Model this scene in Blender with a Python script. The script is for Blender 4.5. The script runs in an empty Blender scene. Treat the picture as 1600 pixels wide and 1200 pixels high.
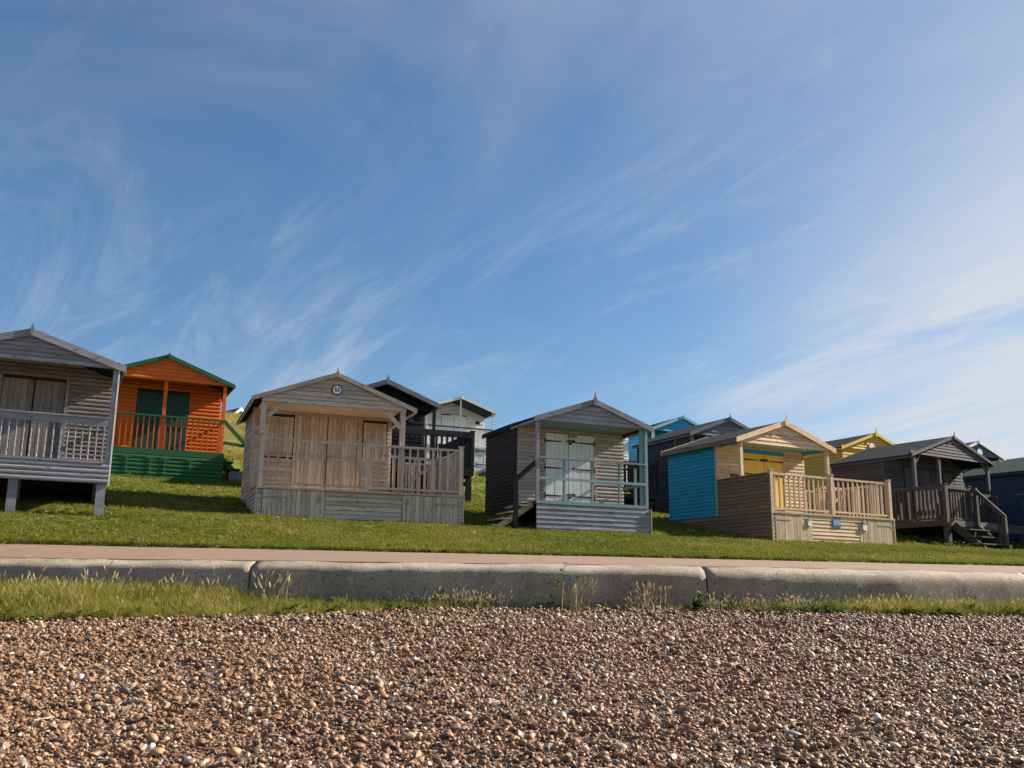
import bpy, math, random
import numpy as np
from mathutils import Vector, Matrix, noise as mnoise

rnd = random.Random(7)
nrs = np.random.RandomState(11)
S = bpy.context.scene
COL = S.collection
rad = math.radians

# ------------------------------------------------------------------ camera
cam_d = bpy.data.cameras.new('camera')
cam = bpy.data.objects.new('camera', cam_d); COL.objects.link(cam)
PITCH, ROLL = rad(12.27), rad(.63)
fw = Vector((0, math.cos(PITCH), math.sin(PITCH)))
r0 = Vector((1, 0, 0)); u0 = Vector((0, -math.sin(PITCH), math.cos(PITCH)))
rt = r0*math.cos(ROLL)+u0*math.sin(ROLL); up = u0*math.cos(ROLL)-r0*math.sin(ROLL)
cam.matrix_world = Matrix(((rt.x, up.x, -fw.x, 0), (rt.y, up.y, -fw.y, 0), (rt.z, up.z, -fw.z, 1.6), (0, 0, 0, 1)))
cam_d.sensor_width = 36; cam_d.lens = 36*1540/1600
cam_d.clip_end = 2000; cam_d.clip_start = .05
S.camera = cam

# ------------------------------------------------------------------ sky, sun, exposure
SUN_AZ, SUN_EL = rad(20), rad(31)          # azimuth measured from +X (right) towards +Y (inland)
sun_v = Vector((math.cos(SUN_AZ)*math.cos(SUN_EL), math.sin(SUN_AZ)*math.cos(SUN_EL), math.sin(SUN_EL)))
sd = bpy.data.lights.new('sun', 'SUN'); sd.energy = 5.0; sd.angle = rad(.55); sd.color = (1, .90, .74)
sun = bpy.data.objects.new('sun', sd); COL.objects.link(sun)
sun.rotation_euler = (-sun_v).to_track_quat('-Z', 'Y').to_euler()
sun.location = (30, 10, 30)

W = bpy.data.worlds.new('World'); S.world = W; W.use_nodes = True
def build_world():
    nt = W.node_tree; N = nt.nodes; L = nt.links; N.clear()
    out = N.new('ShaderNodeOutputWorld'); bg = N.new('ShaderNodeBackground'); bg.inputs[1].default_value = .08
    sky = N.new('ShaderNodeTexSky'); sky.sky_type = 'NISHITA'; sky.sun_disc = False
    sky.sun_elevation = SUN_EL; sky.sun_rotation = math.pi/2-SUN_AZ
    sky.altitude = 0; sky.air_density = 1.0; sky.dust_density = .35; sky.ozone_density = 3.0
    tc = N.new('ShaderNodeTexCoord')
    def m(op, a, b=None, c=None, clamp=False):
        n = N.new('ShaderNodeMath'); n.operation = op; n.use_clamp = clamp
        for i, v in enumerate((a, b, c)):
            if v is None: continue
            if isinstance(v, (int, float)): n.inputs[i].default_value = v
            else: L.new(v, n.inputs[i])
        return n.outputs[0]
    def smooth(v, a, b):
        n = N.new('ShaderNodeMapRange'); n.interpolation_type = 'SMOOTHSTEP'
        L.new(v, n.inputs[0]); n.inputs[1].default_value = a; n.inputs[2].default_value = b
        return n.outputs[0]
    sp = N.new('ShaderNodeSeparateXYZ'); L.new(tc.outputs['Generated'], sp.inputs[0])
    x, y, z = sp.outputs
    zc = m('ADD', m('MAXIMUM', z, 0.0), .16)
    u, v = m('DIVIDE', x, zc), m('DIVIDE', y, zc)
    cb = N.new('ShaderNodeCombineXYZ'); L.new(u, cb.inputs[0]); L.new(v, cb.inputs[1])
    def layer(rot, scale, sx, sy, detail, rough, dist, a, b, off=0):
        m0 = N.new('ShaderNodeMapping'); m0.inputs['Rotation'].default_value = (0, 0, rad(rot)); L.new(cb.outputs[0], m0.inputs[0])
        mp = N.new('ShaderNodeMapping'); L.new(m0.outputs[0], mp.inputs[0])
        mp.inputs['Scale'].default_value = (sx, sy, 1); mp.inputs['Location'].default_value = (off, off*.7, off*.3)
        n = N.new('ShaderNodeTexNoise'); n.inputs['Scale'].default_value = scale; n.inputs['Detail'].default_value = detail
        n.inputs['Roughness'].default_value = rough; n.inputs['Distortion'].default_value = dist
        L.new(mp.outputs[0], n.inputs['Vector'])
        return smooth(n.outputs[0], a, b)
    wisps = layer(-24, 1.0, 1.9, .55, 10, .62, 1.0, .46, .76, 6.4)
    fine = layer(-34, 2.4, 2.0, .5, 9, .70, .9, .46, .82, 8.3)
    mask = layer(10, .60, 1, 1, 3, .5, .3, .40, .62, 26.4)
    veil = layer(-20, .8, 1.2, 1.0, 7, .6, .8, .28, .75, 5.2)
    # thin bright haze builds up towards the side the sun stands on
    sunward = m('ADD', m('MULTIPLY', x, math.cos(SUN_AZ)), m('MULTIPLY', y, math.sin(SUN_AZ)))
    sw = smooth(sunward, .35, 1.0)
    low = m('SUBTRACT', 1.0, smooth(z, .12, .60))
    bank = m('MULTIPLY', m('MULTIPLY', layer(-30, .75, 1.7, .6, 9, .62, .9, .34, .60, 16.4), low), smooth(sunward, .46, .80))
    high = smooth(z, .30, .72)
    f1 = m('MULTIPLY', m('MULTIPLY', wisps, mask), .43)
    f2 = m('MULTIPLY', m('MULTIPLY', fine, m('ADD', mask, .25)), .30)
    f3 = m('MULTIPLY', veil, m('ADD', .10, m('MULTIPLY', high, .30)))
    f = m('ADD', m('ADD', f1, f2), f3)
    f = m('ADD', f, m('MULTIPLY', sw, .50))
    f = m('ADD', f, m('MULTIPLY', bank, .95))
    f = m('MINIMUM', f, .93)
    mix = N.new('ShaderNodeMix'); mix.data_type = 'RGBA'
    hs = N.new('ShaderNodeHueSaturation'); hs.inputs['Saturation'].default_value = 1.22; hs.inputs['Value'].default_value = .62
    L.new(sky.outputs[0], hs.inputs['Color'])
    L.new(f, mix.inputs[0]); L.new(hs.outputs[0], mix.inputs[6]); mix.inputs[7].default_value = (3.45, 3.65, 4.0, 1)
    L.new(mix.outputs[2], bg.inputs[0]); L.new(bg.outputs[0], out.inputs[0])
build_world()
S.view_settings.view_transform = 'Standard'; S.view_settings.look = 'None'
S.view_settings.exposure = 1.3; S.view_settings.gamma = 1.0; S.view_settings.use_curve_mapping = False
S.render.engine = 'CYCLES'; S.cycles.max_bounces = 6; S.cycles.use_denoising = True
S.cycles.diffuse_bounces = 3; S.cycles.transmission_bounces = 3

# ------------------------------------------------------------------ materials
MT = {}
def new_mat(name):
    m = bpy.data.materials.new(name); m.use_nodes = True; MT[name] = m
    N = m.node_tree.nodes; b = N['Principled BSDF']
    return m, N, m.node_tree.links, b
def mixc(N, L, fac, a, b, mode='MIX'):
    n = N.new('ShaderNodeMix'); n.data_type = 'RGBA'; n.blend_type = mode
    for s, v in ((n.inputs[0], fac), (n.inputs[6], a), (n.inputs[7], b)):
        if isinstance(v, (int, float)): s.default_value = v
        elif isinstance(v, tuple): s.default_value = (*v[:3], 1)
        else: L.new(v, s)
    return n.outputs[2]
def rng(N, L, v, a, b, c=0., d=1.):
    n = N.new('ShaderNodeMapRange'); L.new(v, n.inputs[0])
    for i, q in enumerate((a, b, c, d)): n.inputs[i+1].default_value = q
    return n.outputs[0]
def noise_n(N, L, vec, scale, detail=4, rough=.55, dist=0.):
    n = N.new('ShaderNodeTexNoise'); n.inputs['Scale'].default_value = scale; n.inputs['Detail'].default_value = detail
    n.inputs['Roughness'].default_value = rough; n.inputs['Distortion'].default_value = dist
    if vec is not None: L.new(vec, n.inputs['Vector'])
    return n.outputs[0]
def wood(name, col, col2=None, grain=.36, var=.19, knots=.8, rough=.82, blotch=.5, spec=.25):
    """board material: local X runs along the grain of every board"""
    m, N, L, b = new_mat(name)
    tc = N.new('ShaderNodeTexCoord'); oi = N.new('ShaderNodeObjectInfo')
    off = N.new('ShaderNodeVectorMath'); off.operation = 'MULTIPLY_ADD'
    L.new(oi.outputs['Random'], off.inputs[0]); off.inputs[1].default_value = (37.3, 11.1, 23.7); L.new(tc.outputs['Object'], off.inputs[2])
    def mapped(sc):
        mp = N.new('ShaderNodeMapping'); mp.inputs['Scale'].default_value = sc; L.new(off.outputs[0], mp.inputs[0]); return mp.outputs[0]
    g = noise_n(N, L, mapped((3.2, 75, 75)), 1.0, 5, .6, .2)
    bl = noise_n(N, L, mapped((1.6, 5, 5)), 1.0, 5, .65)
    c = col
    if col2: c = mixc(N, L, rng(N, L, bl, .5-.18, .5+.18, 0, blotch*2 if blotch < .5 else 1), col, col2)
    gr = rng(N, L, g, .32, .68, 1-grain, 1+grain*.35)
    br = rng(N, L, oi.outputs['Random'], 0, 1, 1-var, 1+var)
    mu = N.new('ShaderNodeMath'); mu.operation = 'MULTIPLY'; L.new(gr, mu.inputs[0]); L.new(br, mu.inputs[1])
    comb = N.new('ShaderNodeCombineColor')
    for i in range(3): L.new(mu.outputs[0], comb.inputs[i])
    c = mixc(N, L, 1.0, c, comb.outputs[0], 'MULTIPLY')
    if knots:
        vo = N.new('ShaderNodeTexVoronoi'); vo.inputs['Scale'].default_value = 1.0; L.new(mapped((3.4, 11, 11)), vo.inputs['Vector'])
        k = rng(N, L, vo.outputs['Distance'], .09, .20, knots, 0)
        c = mixc(N, L, k, c, (col[0]*.28, col[1]*.22, col[2]*.20))
    L.new(c, b.inputs['Base Color']); b.inputs['Roughness'].default_value = rough; b.inputs['Specular IOR Level'].default_value = spec
    bp = N.new('ShaderNodeBump'); bp.inputs['Strength'].default_value = .35; bp.inputs['Distance'].default_value = .004
    L.new(g, bp.inputs['Height']); L.new(bp.outputs[0], b.inputs['Normal'])
    return m
def paint(name, col, wear=None, **k):
    a = dict(grain=.14, var=.07, knots=0, rough=.62, blotch=.25, spec=.35); a.update(k)
    return wood(name, col, wear or tuple(x*.8 for x in col), **a)
def plain(name, col, rough=.6, metal=0, noise=.2, scale=30):
    m, N, L, b = new_mat(name)
    tc = N.new('ShaderNodeTexCoord'); n = noise_n(N, L, tc.outputs['Object'], scale, 4)
    c = mixc(N, L, rng(N, L, n, .3, .7), tuple(x*(1-noise) for x in col), tuple(min(1, x*(1+noise)) for x in col))
    L.new(c, b.inputs['Base Color']); b.inputs['Roughness'].default_value = rough; b.inputs['Metallic'].default_value = metal
    return m

wood('silver_wood', (.33, .335, .38), (.235, .23, .26), blotch=.5)
wood('silver_wood_dark', (.27, .26, .275), (.18, .165, .17), grain=.5)
wood('rose_wood', (.62, .455, .345), (.48, .36, .28), blotch=.4, knots=.6)
wood('rose_wood_grey', (.56, .465, .39), (.46, .38, .325), blotch=.45)
wood('tan_wood', (.78, .565, .365), (.66, .475, .305), blotch=.45)
wood('tan_wood_grey', (.64, .485, .34), (.52, .39, .27), blotch=.45)
wood('brown_stain', (.27, .165, .105), (.21, .13, .088), blotch=.4, knots=.4)
wood('grey_front', (.50, .43, .375), (.37, .335, .31), blotch=.5)
wood('black_stain', (.032, .030, .040), (.045, .040, .046), knots=.2, blotch=.4)
wood('dark_stain', (.066, .055, .054), (.088, .072, .070), knots=.3, blotch=.4)
wood('dark_stain_grey', (.118, .112, .125), (.088, .080, .086), knots=.3, blotch=.4)
wood('slate_wood', (.20, .22, .265), (.145, .155, .19), knots=.2)
wood('slate_dark', (.058, .062, .088), (.046, .047, .06), knots=.2)
paint('orange_paint', (.78, .150, .016))
paint('green_paint', (.022, .130, .048), (.017, .10, .037))
paint('green_door', (.026, .078, .062))
paint('blue_paint', (.016, .32, .50), (.014, .26, .42), grain=.22)
paint('sky_blue_paint', (.045, .34, .62))
paint('pale_blue_trim', (.30, .52, .68))
paint('teal_paint', (.22, .35, .36), (.18, .29, .30))
paint('white_paint', (.84, .84, .82), (.74, .74, .72), grain=.08)
paint('white_door', (.76, .80, .76), (.66, .70, .66), grain=.08)
wood('porch_shade_grey', (.33, .285, .26), (.22, .19, .175), blotch=.5)  # grey front wood darkened, porch shade put into the colour
paint('hinge_green', (.07, .20, .12))
paint('yellow_paint', (.84, .55, .085), (.74, .47, .075))
paint('ochre_paint', (.68, .375, .05), (.60, .33, .045))
paint('navy_paint', (.022, .042, .098), (.018, .035, .08), rough=.55)
paint('slate_blue_paint', (.055, .10, .20), (.047, .085, .17))
plain('iron', (.035, .035, .04), .5, .6)
plain('steel', (.24, .24, .25), .55, .5)
plain('lock_white', (.75, .75, .73), .5)
plain('plaque_white', (.80, .80, .78), .4, 0, .03)
plain('plaque_rim', (.012, .016, .028), .4)
plain('sign_blue', (.045, .10, .24), .4, 0, .25, 12)
plain('sign_pale', (.20, .30, .48), .4, 0, .25, 40)
plain('shade_dark', (.03, .028, .026), .9)  # near-black backing, paints the shadow lines in the gaps between boards
plain('stone_block', (.22, .20, .175), .9, 0, .35, 14)
plain('house_wall', (.45, .43, .40), .9)
plain('slate_roof', (.045, .045, .055), .7, 0, .3, 3)
def felt(name, col):
    m, N, L, b = new_mat(name)
    tc = N.new('ShaderNodeTexCoord')
    n1 = noise_n(N, L, tc.outputs['Object'], 160, 3, .7); n2 = noise_n(N, L, tc.outputs['Object'], 1.8, 5, .6)
    c = mixc(N, L, rng(N, L, n1, .35, .65), tuple(x*.65 for x in col), tuple(x*1.4 for x in col))
    c = mixc(N, L, rng(N, L, n2, .35, .7, 0, .45), c, (.030, .028, .027))
    L.new(c, b.inputs['Base Color']); b.inputs['Roughness'].default_value = .95; b.inputs['Specular IOR Level'].default_value = .08
    bp = N.new('ShaderNodeBump'); bp.inputs['Strength'].default_value = .5; bp.inputs['Distance'].default_value = .004
    L.new(n1, bp.inputs['Height']); L.new(bp.outputs[0], b.inputs['Normal'])
felt('felt_black', (.017, .020, .030)); felt('felt_green', (.024, .046, .040)); felt('felt_grey', (.030, .034, .046))

def ground_mats():
    # lawn
    m, N, L, b = new_mat('lawn')
    tc = N.new('ShaderNodeTexCoord'); P = tc.outputs['Object']
    a = noise_n(N, L, P, .55, 5, .6); f = noise_n(N, L, P, 22, 5, .7); d = noise_n(N, L, P, .16, 3)
    c = mixc(N, L, rng(N, L, f, .3, .7), (.075, .11, .014), (.18, .205, .038))
    c = mixc(N, L, rng(N, L, a, .50, .72, 0, .6), c, (.27, .235, .075))
    c = mixc(N, L, rng(N, L, d, .45, .7, 0, .45), c, (.22, .20, .06))
    L.new(c, b.inputs['Base Color']); b.inputs['Roughness'].default_value = .95; b.inputs['Specular IOR Level'].default_value = .1
    bp = N.new('ShaderNodeBump'); bp.inputs['Strength'].default_value = .8; bp.inputs['Distance'].default_value = .04
    L.new(f, bp.inputs['Height']); L.new(bp.outputs[0], b.inputs['Normal'])
    # path
    m, N, L, b = new_mat('path_tarmac')
    tc = N.new('ShaderNodeTexCoord'); P = tc.outputs['Object']
    a = noise_n(N, L, P, .8, 5, .6); f = noise_n(N, L, P, 38, 5, .8)
    c = mixc(N, L, rng(N, L, f, .3, .7), (.135, .080, .052), (.25, .160, .108))
    c = mixc(N, L, rng(N, L, a, .35, .7, 0, .5), c, (.21, .150, .108))
    g2 = noise_n(N, L, P, 9, 6, .8); g3 = noise_n(N, L, P, 2.2, 5, .7)
    c = mixc(N, L, rng(N, L, g2, .55, .70, 0, .6), c, (.34, .25, .18))
    c = mixc(N, L, rng(N, L, g3, .52, .70, 0, .5), c, (.13, .085, .06))
    L.new(c, b.inputs['Base Color']); b.inputs['Roughness'].default_value = .95
    bp = N.new('ShaderNodeBump'); bp.inputs['Strength'].default_value = .5; bp.inputs['Distance'].default_value = .006
    L.new(f, bp.inputs['Height']); L.new(bp.outputs[0], b.inputs['Normal'])
    # concrete
    m, N, L, b = new_mat('concrete')
    tc = N.new('ShaderNodeTexCoord'); P = tc.outputs['Object']
    a = noise_n(N, L, P, 1.2, 6, .65); f = noise_n(N, L, P, 45, 5, .7); s = noise_n(N, L, P, 6, 5, .7)
    mp = N.new('ShaderNodeMapping'); mp.inputs['Scale'].default_value = (7, 7, .5); L.new(P, mp.inputs[0])
    st = noise_n(N, L, mp.outputs[0], 1, 4, .6)
    c = mixc(N, L, rng(N, L, f, .3, .7), (.20, .165, .125), (.46, .39, .31))
    c = mixc(N, L, rng(N, L, a, .38, .62, 0, .75), c, (.20, .155, .112))
    c = mixc(N, L, rng(N, L, s, .58, .72, 0, .5), c, (.52, .47, .40))
    c = mixc(N, L, rng(N, L, st, .55, .75, 0, .45), c, (.13, .105, .08))
    vo = N.new('ShaderNodeTexVoronoi'); vo.inputs['Scale'].default_value = 11; L.new(P, vo.inputs['Vector'])
    c = mixc(N, L, rng(N, L, vo.outputs['Distance'], .10, .18, .85, 0), c, (.06, .055, .05))
    v2 = N.new('ShaderNodeTexVoronoi'); v2.inputs['Scale'].default_value = 30; L.new(P, v2.inputs['Vector'])
    pm = noise_n(N, L, P, 2.5, 3)
    pit = N.new('ShaderNodeMath'); pit.operation = 'MULTIPLY'; L.new(rng(N, L, v2.outputs['Distance'], .16, .30, 1, 0), pit.inputs[0]); L.new(rng(N, L, pm, .45, .62), pit.inputs[1])
    c = mixc(N, L, pit.outputs[0], c, (.08, .07, .055))
    sh = N.new('ShaderNodeTexVoronoi'); sh.inputs['Scale'].default_value = 24; L.new(mp.outputs[0], sh.inputs['Vector'])
    peb = noise_n(N, L, P, 16, 4, .75)
    c = mixc(N, L, rng(N, L, peb, .60, .70, 0, .65), c, (.56, .50, .42))
    L.new(c, b.inputs['Base Color']); b.inputs['Roughness'].default_value = .93
    ad = N.new('ShaderNodeMath'); ad.operation = 'ADD'; L.new(f, ad.inputs[0])
    L.new(rng(N, L, vo.outputs['Distance'], .05, .15, -2, 0), ad.inputs[1])
    bp = N.new('ShaderNodeBump'); bp.inputs['Strength'].default_value = .7; bp.inputs['Distance'].default_value = .012
    L.new(ad.outputs[0], bp.inputs['Height']); L.new(bp.outputs[0], b.inputs['Normal'])
    # grit under the pebbles
    m, N, L, b = new_mat('shingle_grit')
    tc = N.new('ShaderNodeTexCoord'); P = tc.outputs['Object']
    vo = N.new('ShaderNodeTexVoronoi'); vo.inputs['Scale'].default_value = 55; L.new(P, vo.inputs['Vector'])
    cr = N.new('ShaderNodeValToRGB'); E = cr.color_ramp.elements
    sx = N.new('ShaderNodeSeparateColor'); L.new(vo.outputs['Color'], sx.inputs[0]); L.new(sx.outputs[0], cr.inputs[0])
    E[0].color = (.05, .028, .017, 1); E[1].color = (.28, .21, .15, 1)
    e = E.new(.45); e.color = (.13, .068, .036, 1); e = E.new(.8); e.color = (.19, .12, .07, 1)
    L.new(cr.outputs[0], b.inputs['Base Color']); b.inputs['Roughness'].default_value = .85
    bp = N.new('ShaderNodeBump'); bp.inputs['Strength'].default_value = 1; bp.inputs['Distance'].default_value = .012
    bp.invert = True; L.new(vo.outputs['Distance'], bp.inputs['Height']); L.new(bp.outputs[0], b.inputs['Normal'])
    # pebbles: tone carried by every instance
    m, N, L, b = new_mat('pebble')
    at = N.new('ShaderNodeAttribute'); at.attribute_type = 'INSTANCER'; at.attribute_name = 'tone'
    cr = N.new('ShaderNodeValToRGB'); E = cr.color_ramp.elements; cr.color_ramp.interpolation = 'LINEAR'
    E[0].color = (.045, .028, .020, 1); E[1].color = (.62, .60, .57, 1)
    for p, c in ((.12, (.12, .058, .030)), (.30, (.195, .092, .044)), (.48, (.275, .145, .072)), (.62, (.34, .205, .115)), (.74, (.27, .185, .125)), (.83, (.14, .125, .12)), (.90, (.46, .38, .29)), (.96, (.62, .56, .48))):
        e = E.new(p); e.color = (*c, 1)
    L.new(at.outputs['Fac'], cr.inputs[0])
    tc = N.new('ShaderNodeTexCoord'); n = noise_n(N, L, tc.outputs['Object'], 2.2, 5, .6)
    c = mixc(N, L, rng(N, L, n, .35, .75, 0, .4), cr.outputs[0], (.16, .10, .065))
    L.new(c, b.inputs['Base Color']); b.inputs['Roughness'].default_value = .55; b.inputs['Specular IOR Level'].default_value = .4
    # grass blades
    def blade(name, stops, trans=.35):
        m, N, L, b = new_mat(name)
        at = N.new('ShaderNodeAttribute'); at.attribute_type = 'INSTANCER'; at.attribute_name = 'tone'
        cr = N.new('ShaderNodeValToRGB'); E = cr.color_ramp.elements
        E[0].color = (*stops[0], 1); E[1].color = (*stops[-1], 1)
        for i, c in enumerate(stops[1:-1]):
            e = E.new((i+1)/(len(stops)-1)); e.color = (*c, 1)
        L.new(at.outputs['Fac'], cr.inputs[0])
        tr = N.new('ShaderNodeBsdfTranslucent'); L.new(cr.outputs[0], tr.inputs[0])
        L.new(cr.outputs[0], b.inputs['Base Color']); b.inputs['Roughness'].default_value = .7; b.inputs['Specular IOR Level'].default_value = .15
        mx = N.new('ShaderNodeMixShader'); mx.inputs[0].default_value = trans
        L.new(b.outputs[0], mx.inputs[1]); L.new(tr.outputs[0], mx.inputs[2])
        L.new(mx.outputs[0], N['Material Output'].inputs[0])
    blade('lawn_blade', [(.085, .115, .014), (.15, .165, .022), (.22, .205, .040), (.36, .28, .095)])
    blade('verge_blade', [(.075, .11, .016), (.18, .19, .03), (.29, .255, .055), (.44, .35, .14)])
    blade('straw', [(.40, .32, .15), (.54, .45, .24), (.62, .53, .31)])
    blade('weed_leaf', [(.05, .085, .018), (.075, .12, .022), (.11, .15, .03)])
ground_mats()
plain('weed_leaf_solid', (.075, .12, .024), .7, 0, .25, 20)
plain('straw_solid', (.60, .50, .29), .8, 0, .2, 20)
plain('stem_solid', (.13, .15, .05), .8, 0, .2, 20)
plain('driftwood', (.52, .46, .38), .85, 0, .2, 30)

# ------------------------------------------------------------------ helpers
def set_mat(me, mat): me.materials.append(MT[mat])
def mk_mesh(name, v, f, mat, smooth=False):
    me = bpy.data.meshes.new(name); me.from_pydata([tuple(p) for p in v], [], f)
    set_mat(me, mat)
    if smooth: me.polygons.foreach_set('use_smooth', [True]*len(me.polygons))
    me.update(); return me
BOXF = [(0, 3, 2, 1), (4, 5, 6, 7), (0, 1, 5, 4), (1, 2, 6, 5), (2, 3, 7, 6), (3, 0, 4, 7)]
def boxv(x0, x1, y0, y1, z0, z1):
    return [(x0, y0, z0), (x1, y0, z0), (x1, y1, z0), (x0, y1, z0), (x0, y0, z1), (x1, y0, z1), (x1, y1, z1), (x0, y1, z1)]
def tag(o, label=None, cat=None, group=None, kind=None):
    if label: o['label'] = label
    if cat: o['category'] = cat
    if group: o['group'] = group
    if kind: o['kind'] = kind
    return o
def top(name, me, label=None, cat=None, group=None, kind=None, loc=(0, 0, 0), rot=(0, 0, 0)):
    o = bpy.data.objects.new(name, me); COL.objects.link(o); o.location = loc; o.rotation_euler = rot
    return tag(o, label, cat, group, kind)
def prism(pts, y0, y1):
    """polygon (x,z) counter-clockwise seen from -Y, extruded from y0 (front) to y1"""
    n = len(pts); v = [(p[0], y0, p[1]) for p in pts]+[(p[0], y1, p[1]) for p in pts]
    f = [tuple(range(n)), tuple(range(2*n-1, n-1, -1))]+[(i, n+i, n+(i+1) % n, (i+1) % n) for i in range(n)]
    return v, f
LAP = [(0, .021), (1, .007)]
LOG = [(0, .005), (.10, .017), (.32, .026), (.62, .026), (.90, .015), (1, .005)]
FLAT = [(0, .013), (1, .013)]
X, Y, Z = Vector((1, 0, 0)), Vector((0, 1, 0)), Vector((0, 0, 1))

class Thing:
    """a thing with parts; builders take coordinates of the thing's own frame (x right, y inland, z up)"""
    def __init__(s, name, label, cat, o, th, zb=0., group=None):
        s.e = bpy.data.objects.new(name, None); COL.objects.link(s.e); s.e.empty_display_size = .3
        s.e.location = (o[0], o[1], o[2]+zb); s.e.rotation_euler = (0, 0, rad(th))
        tag(s.e, label, cat, group); s.M0 = Matrix.Translation((0, 0, -zb)); s.RM = {s.e.name: Matrix()}
    def add(s, name, me, M=None, parent=None):
        o = bpy.data.objects.new(name, me); COL.objects.link(o)
        p = parent or s.e; R = s.M0 @ (M or Matrix()); s.RM[o.name] = R
        o.parent = p; o.matrix_basis = s.RM[p.name].inverted() @ R
        return o
    def beam(s, name, p, q, w, h, mat, parent=None, up=Z):
        p, q, up = Vector(p), Vector(q), Vector(up); d = q-p; l = d.length; x = d.normalized()
        z = (up-x*up.dot(x)).normalized(); y = z.cross(x); c = (p+q)/2
        M = Matrix(((x.x, y.x, z.x, c.x), (x.y, y.y, z.y, c.y), (x.z, y.z, z.z, c.z), (0, 0, 0, 1)))
        me = mk_mesh(name, boxv(-l/2, l/2, -w/2, w/2, -h/2, h/2), BOXF, mat)
        return s.add(name, me, M, parent)
    def box(s, name, x0, x1, y0, y1, z0, z1, mat, parent=None):
        c = Vector(((x0+x1)/2, (y0+y1)/2, (z0+z1)/2)); a, b, d = (x1-x0)/2, (y1-y0)/2, (z1-z0)/2
        return s.add(name, mk_mesh(name, boxv(-a, a, -b, b, -d, d), BOXF, mat), Matrix.Translation(c), parent)
    def frame(s, o, ux):
        ux = Vector(ux).normalized(); y = Z.cross(ux)
        return Matrix(((ux.x, y.x, 0, o[0]), (ux.y, y.y, 0, o[1]), (ux.z, y.z, 1, o[2]), (0, 0, 0, 1)))
    def poly(s, name, o, ux, pts, t, mat, parent=None, depth=0.):
        cx = sum(p[0] for p in pts)/len(pts); cz = sum(p[1] for p in pts)/len(pts)
        v, f = prism([(p[0]-cx, p[1]-cz) for p in pts], -depth, t)
        return s.add(name, mk_mesh(name, v, f, mat), s.frame(o, ux) @ Matrix.Translation((cx, 0, cz)), parent)
    def board(s, o, ux, a0, b0, a1, b1, z0, z1, prof, mat, parent, name='board'):
        cx, cz = (a0+b0)/2, (z0+z1)/2; v = []
        for f, d in prof:
            zz = z0+(z1-z0)*f-cz; aa = a0+(a1-a0)*f-cx; bb = b0+(b1-b0)*f-cx
            v += [(aa, -d, zz), (bb, -d, zz), (aa, .004, zz), (bb, .004, zz)]
        n = len(prof); f = []
        for i in range(n-1):
            k, j = 4*i, 4*i+4
            f += [(k, k+1, j+1, j), (k+3, k+2, j+2, j+3), (k+2, k, j, j+2), (k+1, k+3, j+3, j+1)]
        f += [(0, 2, 3, 1), (4*n-4, 4*n-3, 4*n-1, 4*n-2)]
        return s.add(name, mk_mesh(name, v, f, mat), s.frame(o, ux) @ Matrix.Translation((cx, 0, cz)), parent)
    def boards(s, o, ux, x0, x1, z0, z1, pitch, prof, mat, parent, clip=None, joints=(), lo=None):
        """clip=(xr, zr, slope): rows stay under the roof line; lo(x): lower limit"""
        n = max(1, round((z1-z0)/pitch)); pz = (z1-z0)/n
        for i in range(n):
            za = z0+pz*i; zb_ = za+pz-(.006 if prof is LAP else .0015)
            a0 = a1 = x0; b0 = b1 = x1
            if clip:
                xr, zr, m = clip
                a0 = max(x0, xr-(zr-za)/m); b0 = min(x1, xr+(zr-za)/m)
                a1 = max(x0, xr-(zr-zb_)/m); b1 = min(x1, xr+(zr-zb_)/m)
                if zb_ >= zr: zb_ = zr-.004; a1 = b1 = xr; 
                if b0-a0 < .05: continue
                if b1 < a1: a1 = b1 = (a1+b1)/2
            cuts = [j+rnd.uniform(-.01, .01) for j in joints if a0+.15 < j < b0-.15 and a1 < j < b1]
            ed0 = [a0]+cuts+[b0]; ed1 = [a1]+cuts+[b1]
            for k in range(len(ed0)-1):
                g = .002
                dj = rnd.uniform(-.0015, .0015)
                s.board(o, ux, ed0[k]+(g if k else 0), ed0[k+1]-(g if k < len(ed0)-2 else 0), ed1[k]+(g if k else 0),
                        ed1[k+1]-(g if k < len(ed0)-2 else 0), za, zb_, [(f, d+dj) for f, d in prof], mat, parent)
    def planks(s, o, ux, x0, x1, z0, z1, pitch, mat, parent, t=.018, gap=.006, name='plank', depth=0.):
        n = max(1, round((x1-x0)/pitch)); w = (x1-x0)/n; F = s.frame(o, ux)
        inward = Z.cross(Vector(ux).normalized())
        for i in range(n):
            xa = x0+w*i+gap/2; xb = x0+w*(i+1)-gap/2; c = (xa+xb)/2; tt = t+rnd.uniform(-.002, .002)
            p = F @ Vector((c, -depth-tt/2, z0+rnd.uniform(-.006, .004))); q = F @ Vector((c, -depth-tt/2, z1))
            s.beam(name, p, q, xb-xa, tt, mat, parent, up=-inward)
    def roof(s, x0, x1, ze0, ze1, xr, zr, yf, yb, mat, barge, bh=.12, t=.045, finial=.17, fmat=None, ext=.0, backbarge=True):
        pts = [(x0, ze0), (xr, zr), (x1, ze1), (x1, ze1+t), (xr, zr+t), (x0, ze0+t)]
        v, f = [], []
        n = 6; v = [(p[0], yf, p[1]) for p in pts]+[(p[0], yb, p[1]) for p in pts]
        f = [(0, 1, 4, 5), (1, 2, 3, 4), (n+5, n+4, n+1, n), (n+4, n+3, n+2, n+1)]+[(i, n+i, n+(i+1) % n, (i+1) % n) for i in range(n)]
        r = s.add('roof', mk_mesh('roof', v, f, mat), Matrix(), None)
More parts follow.
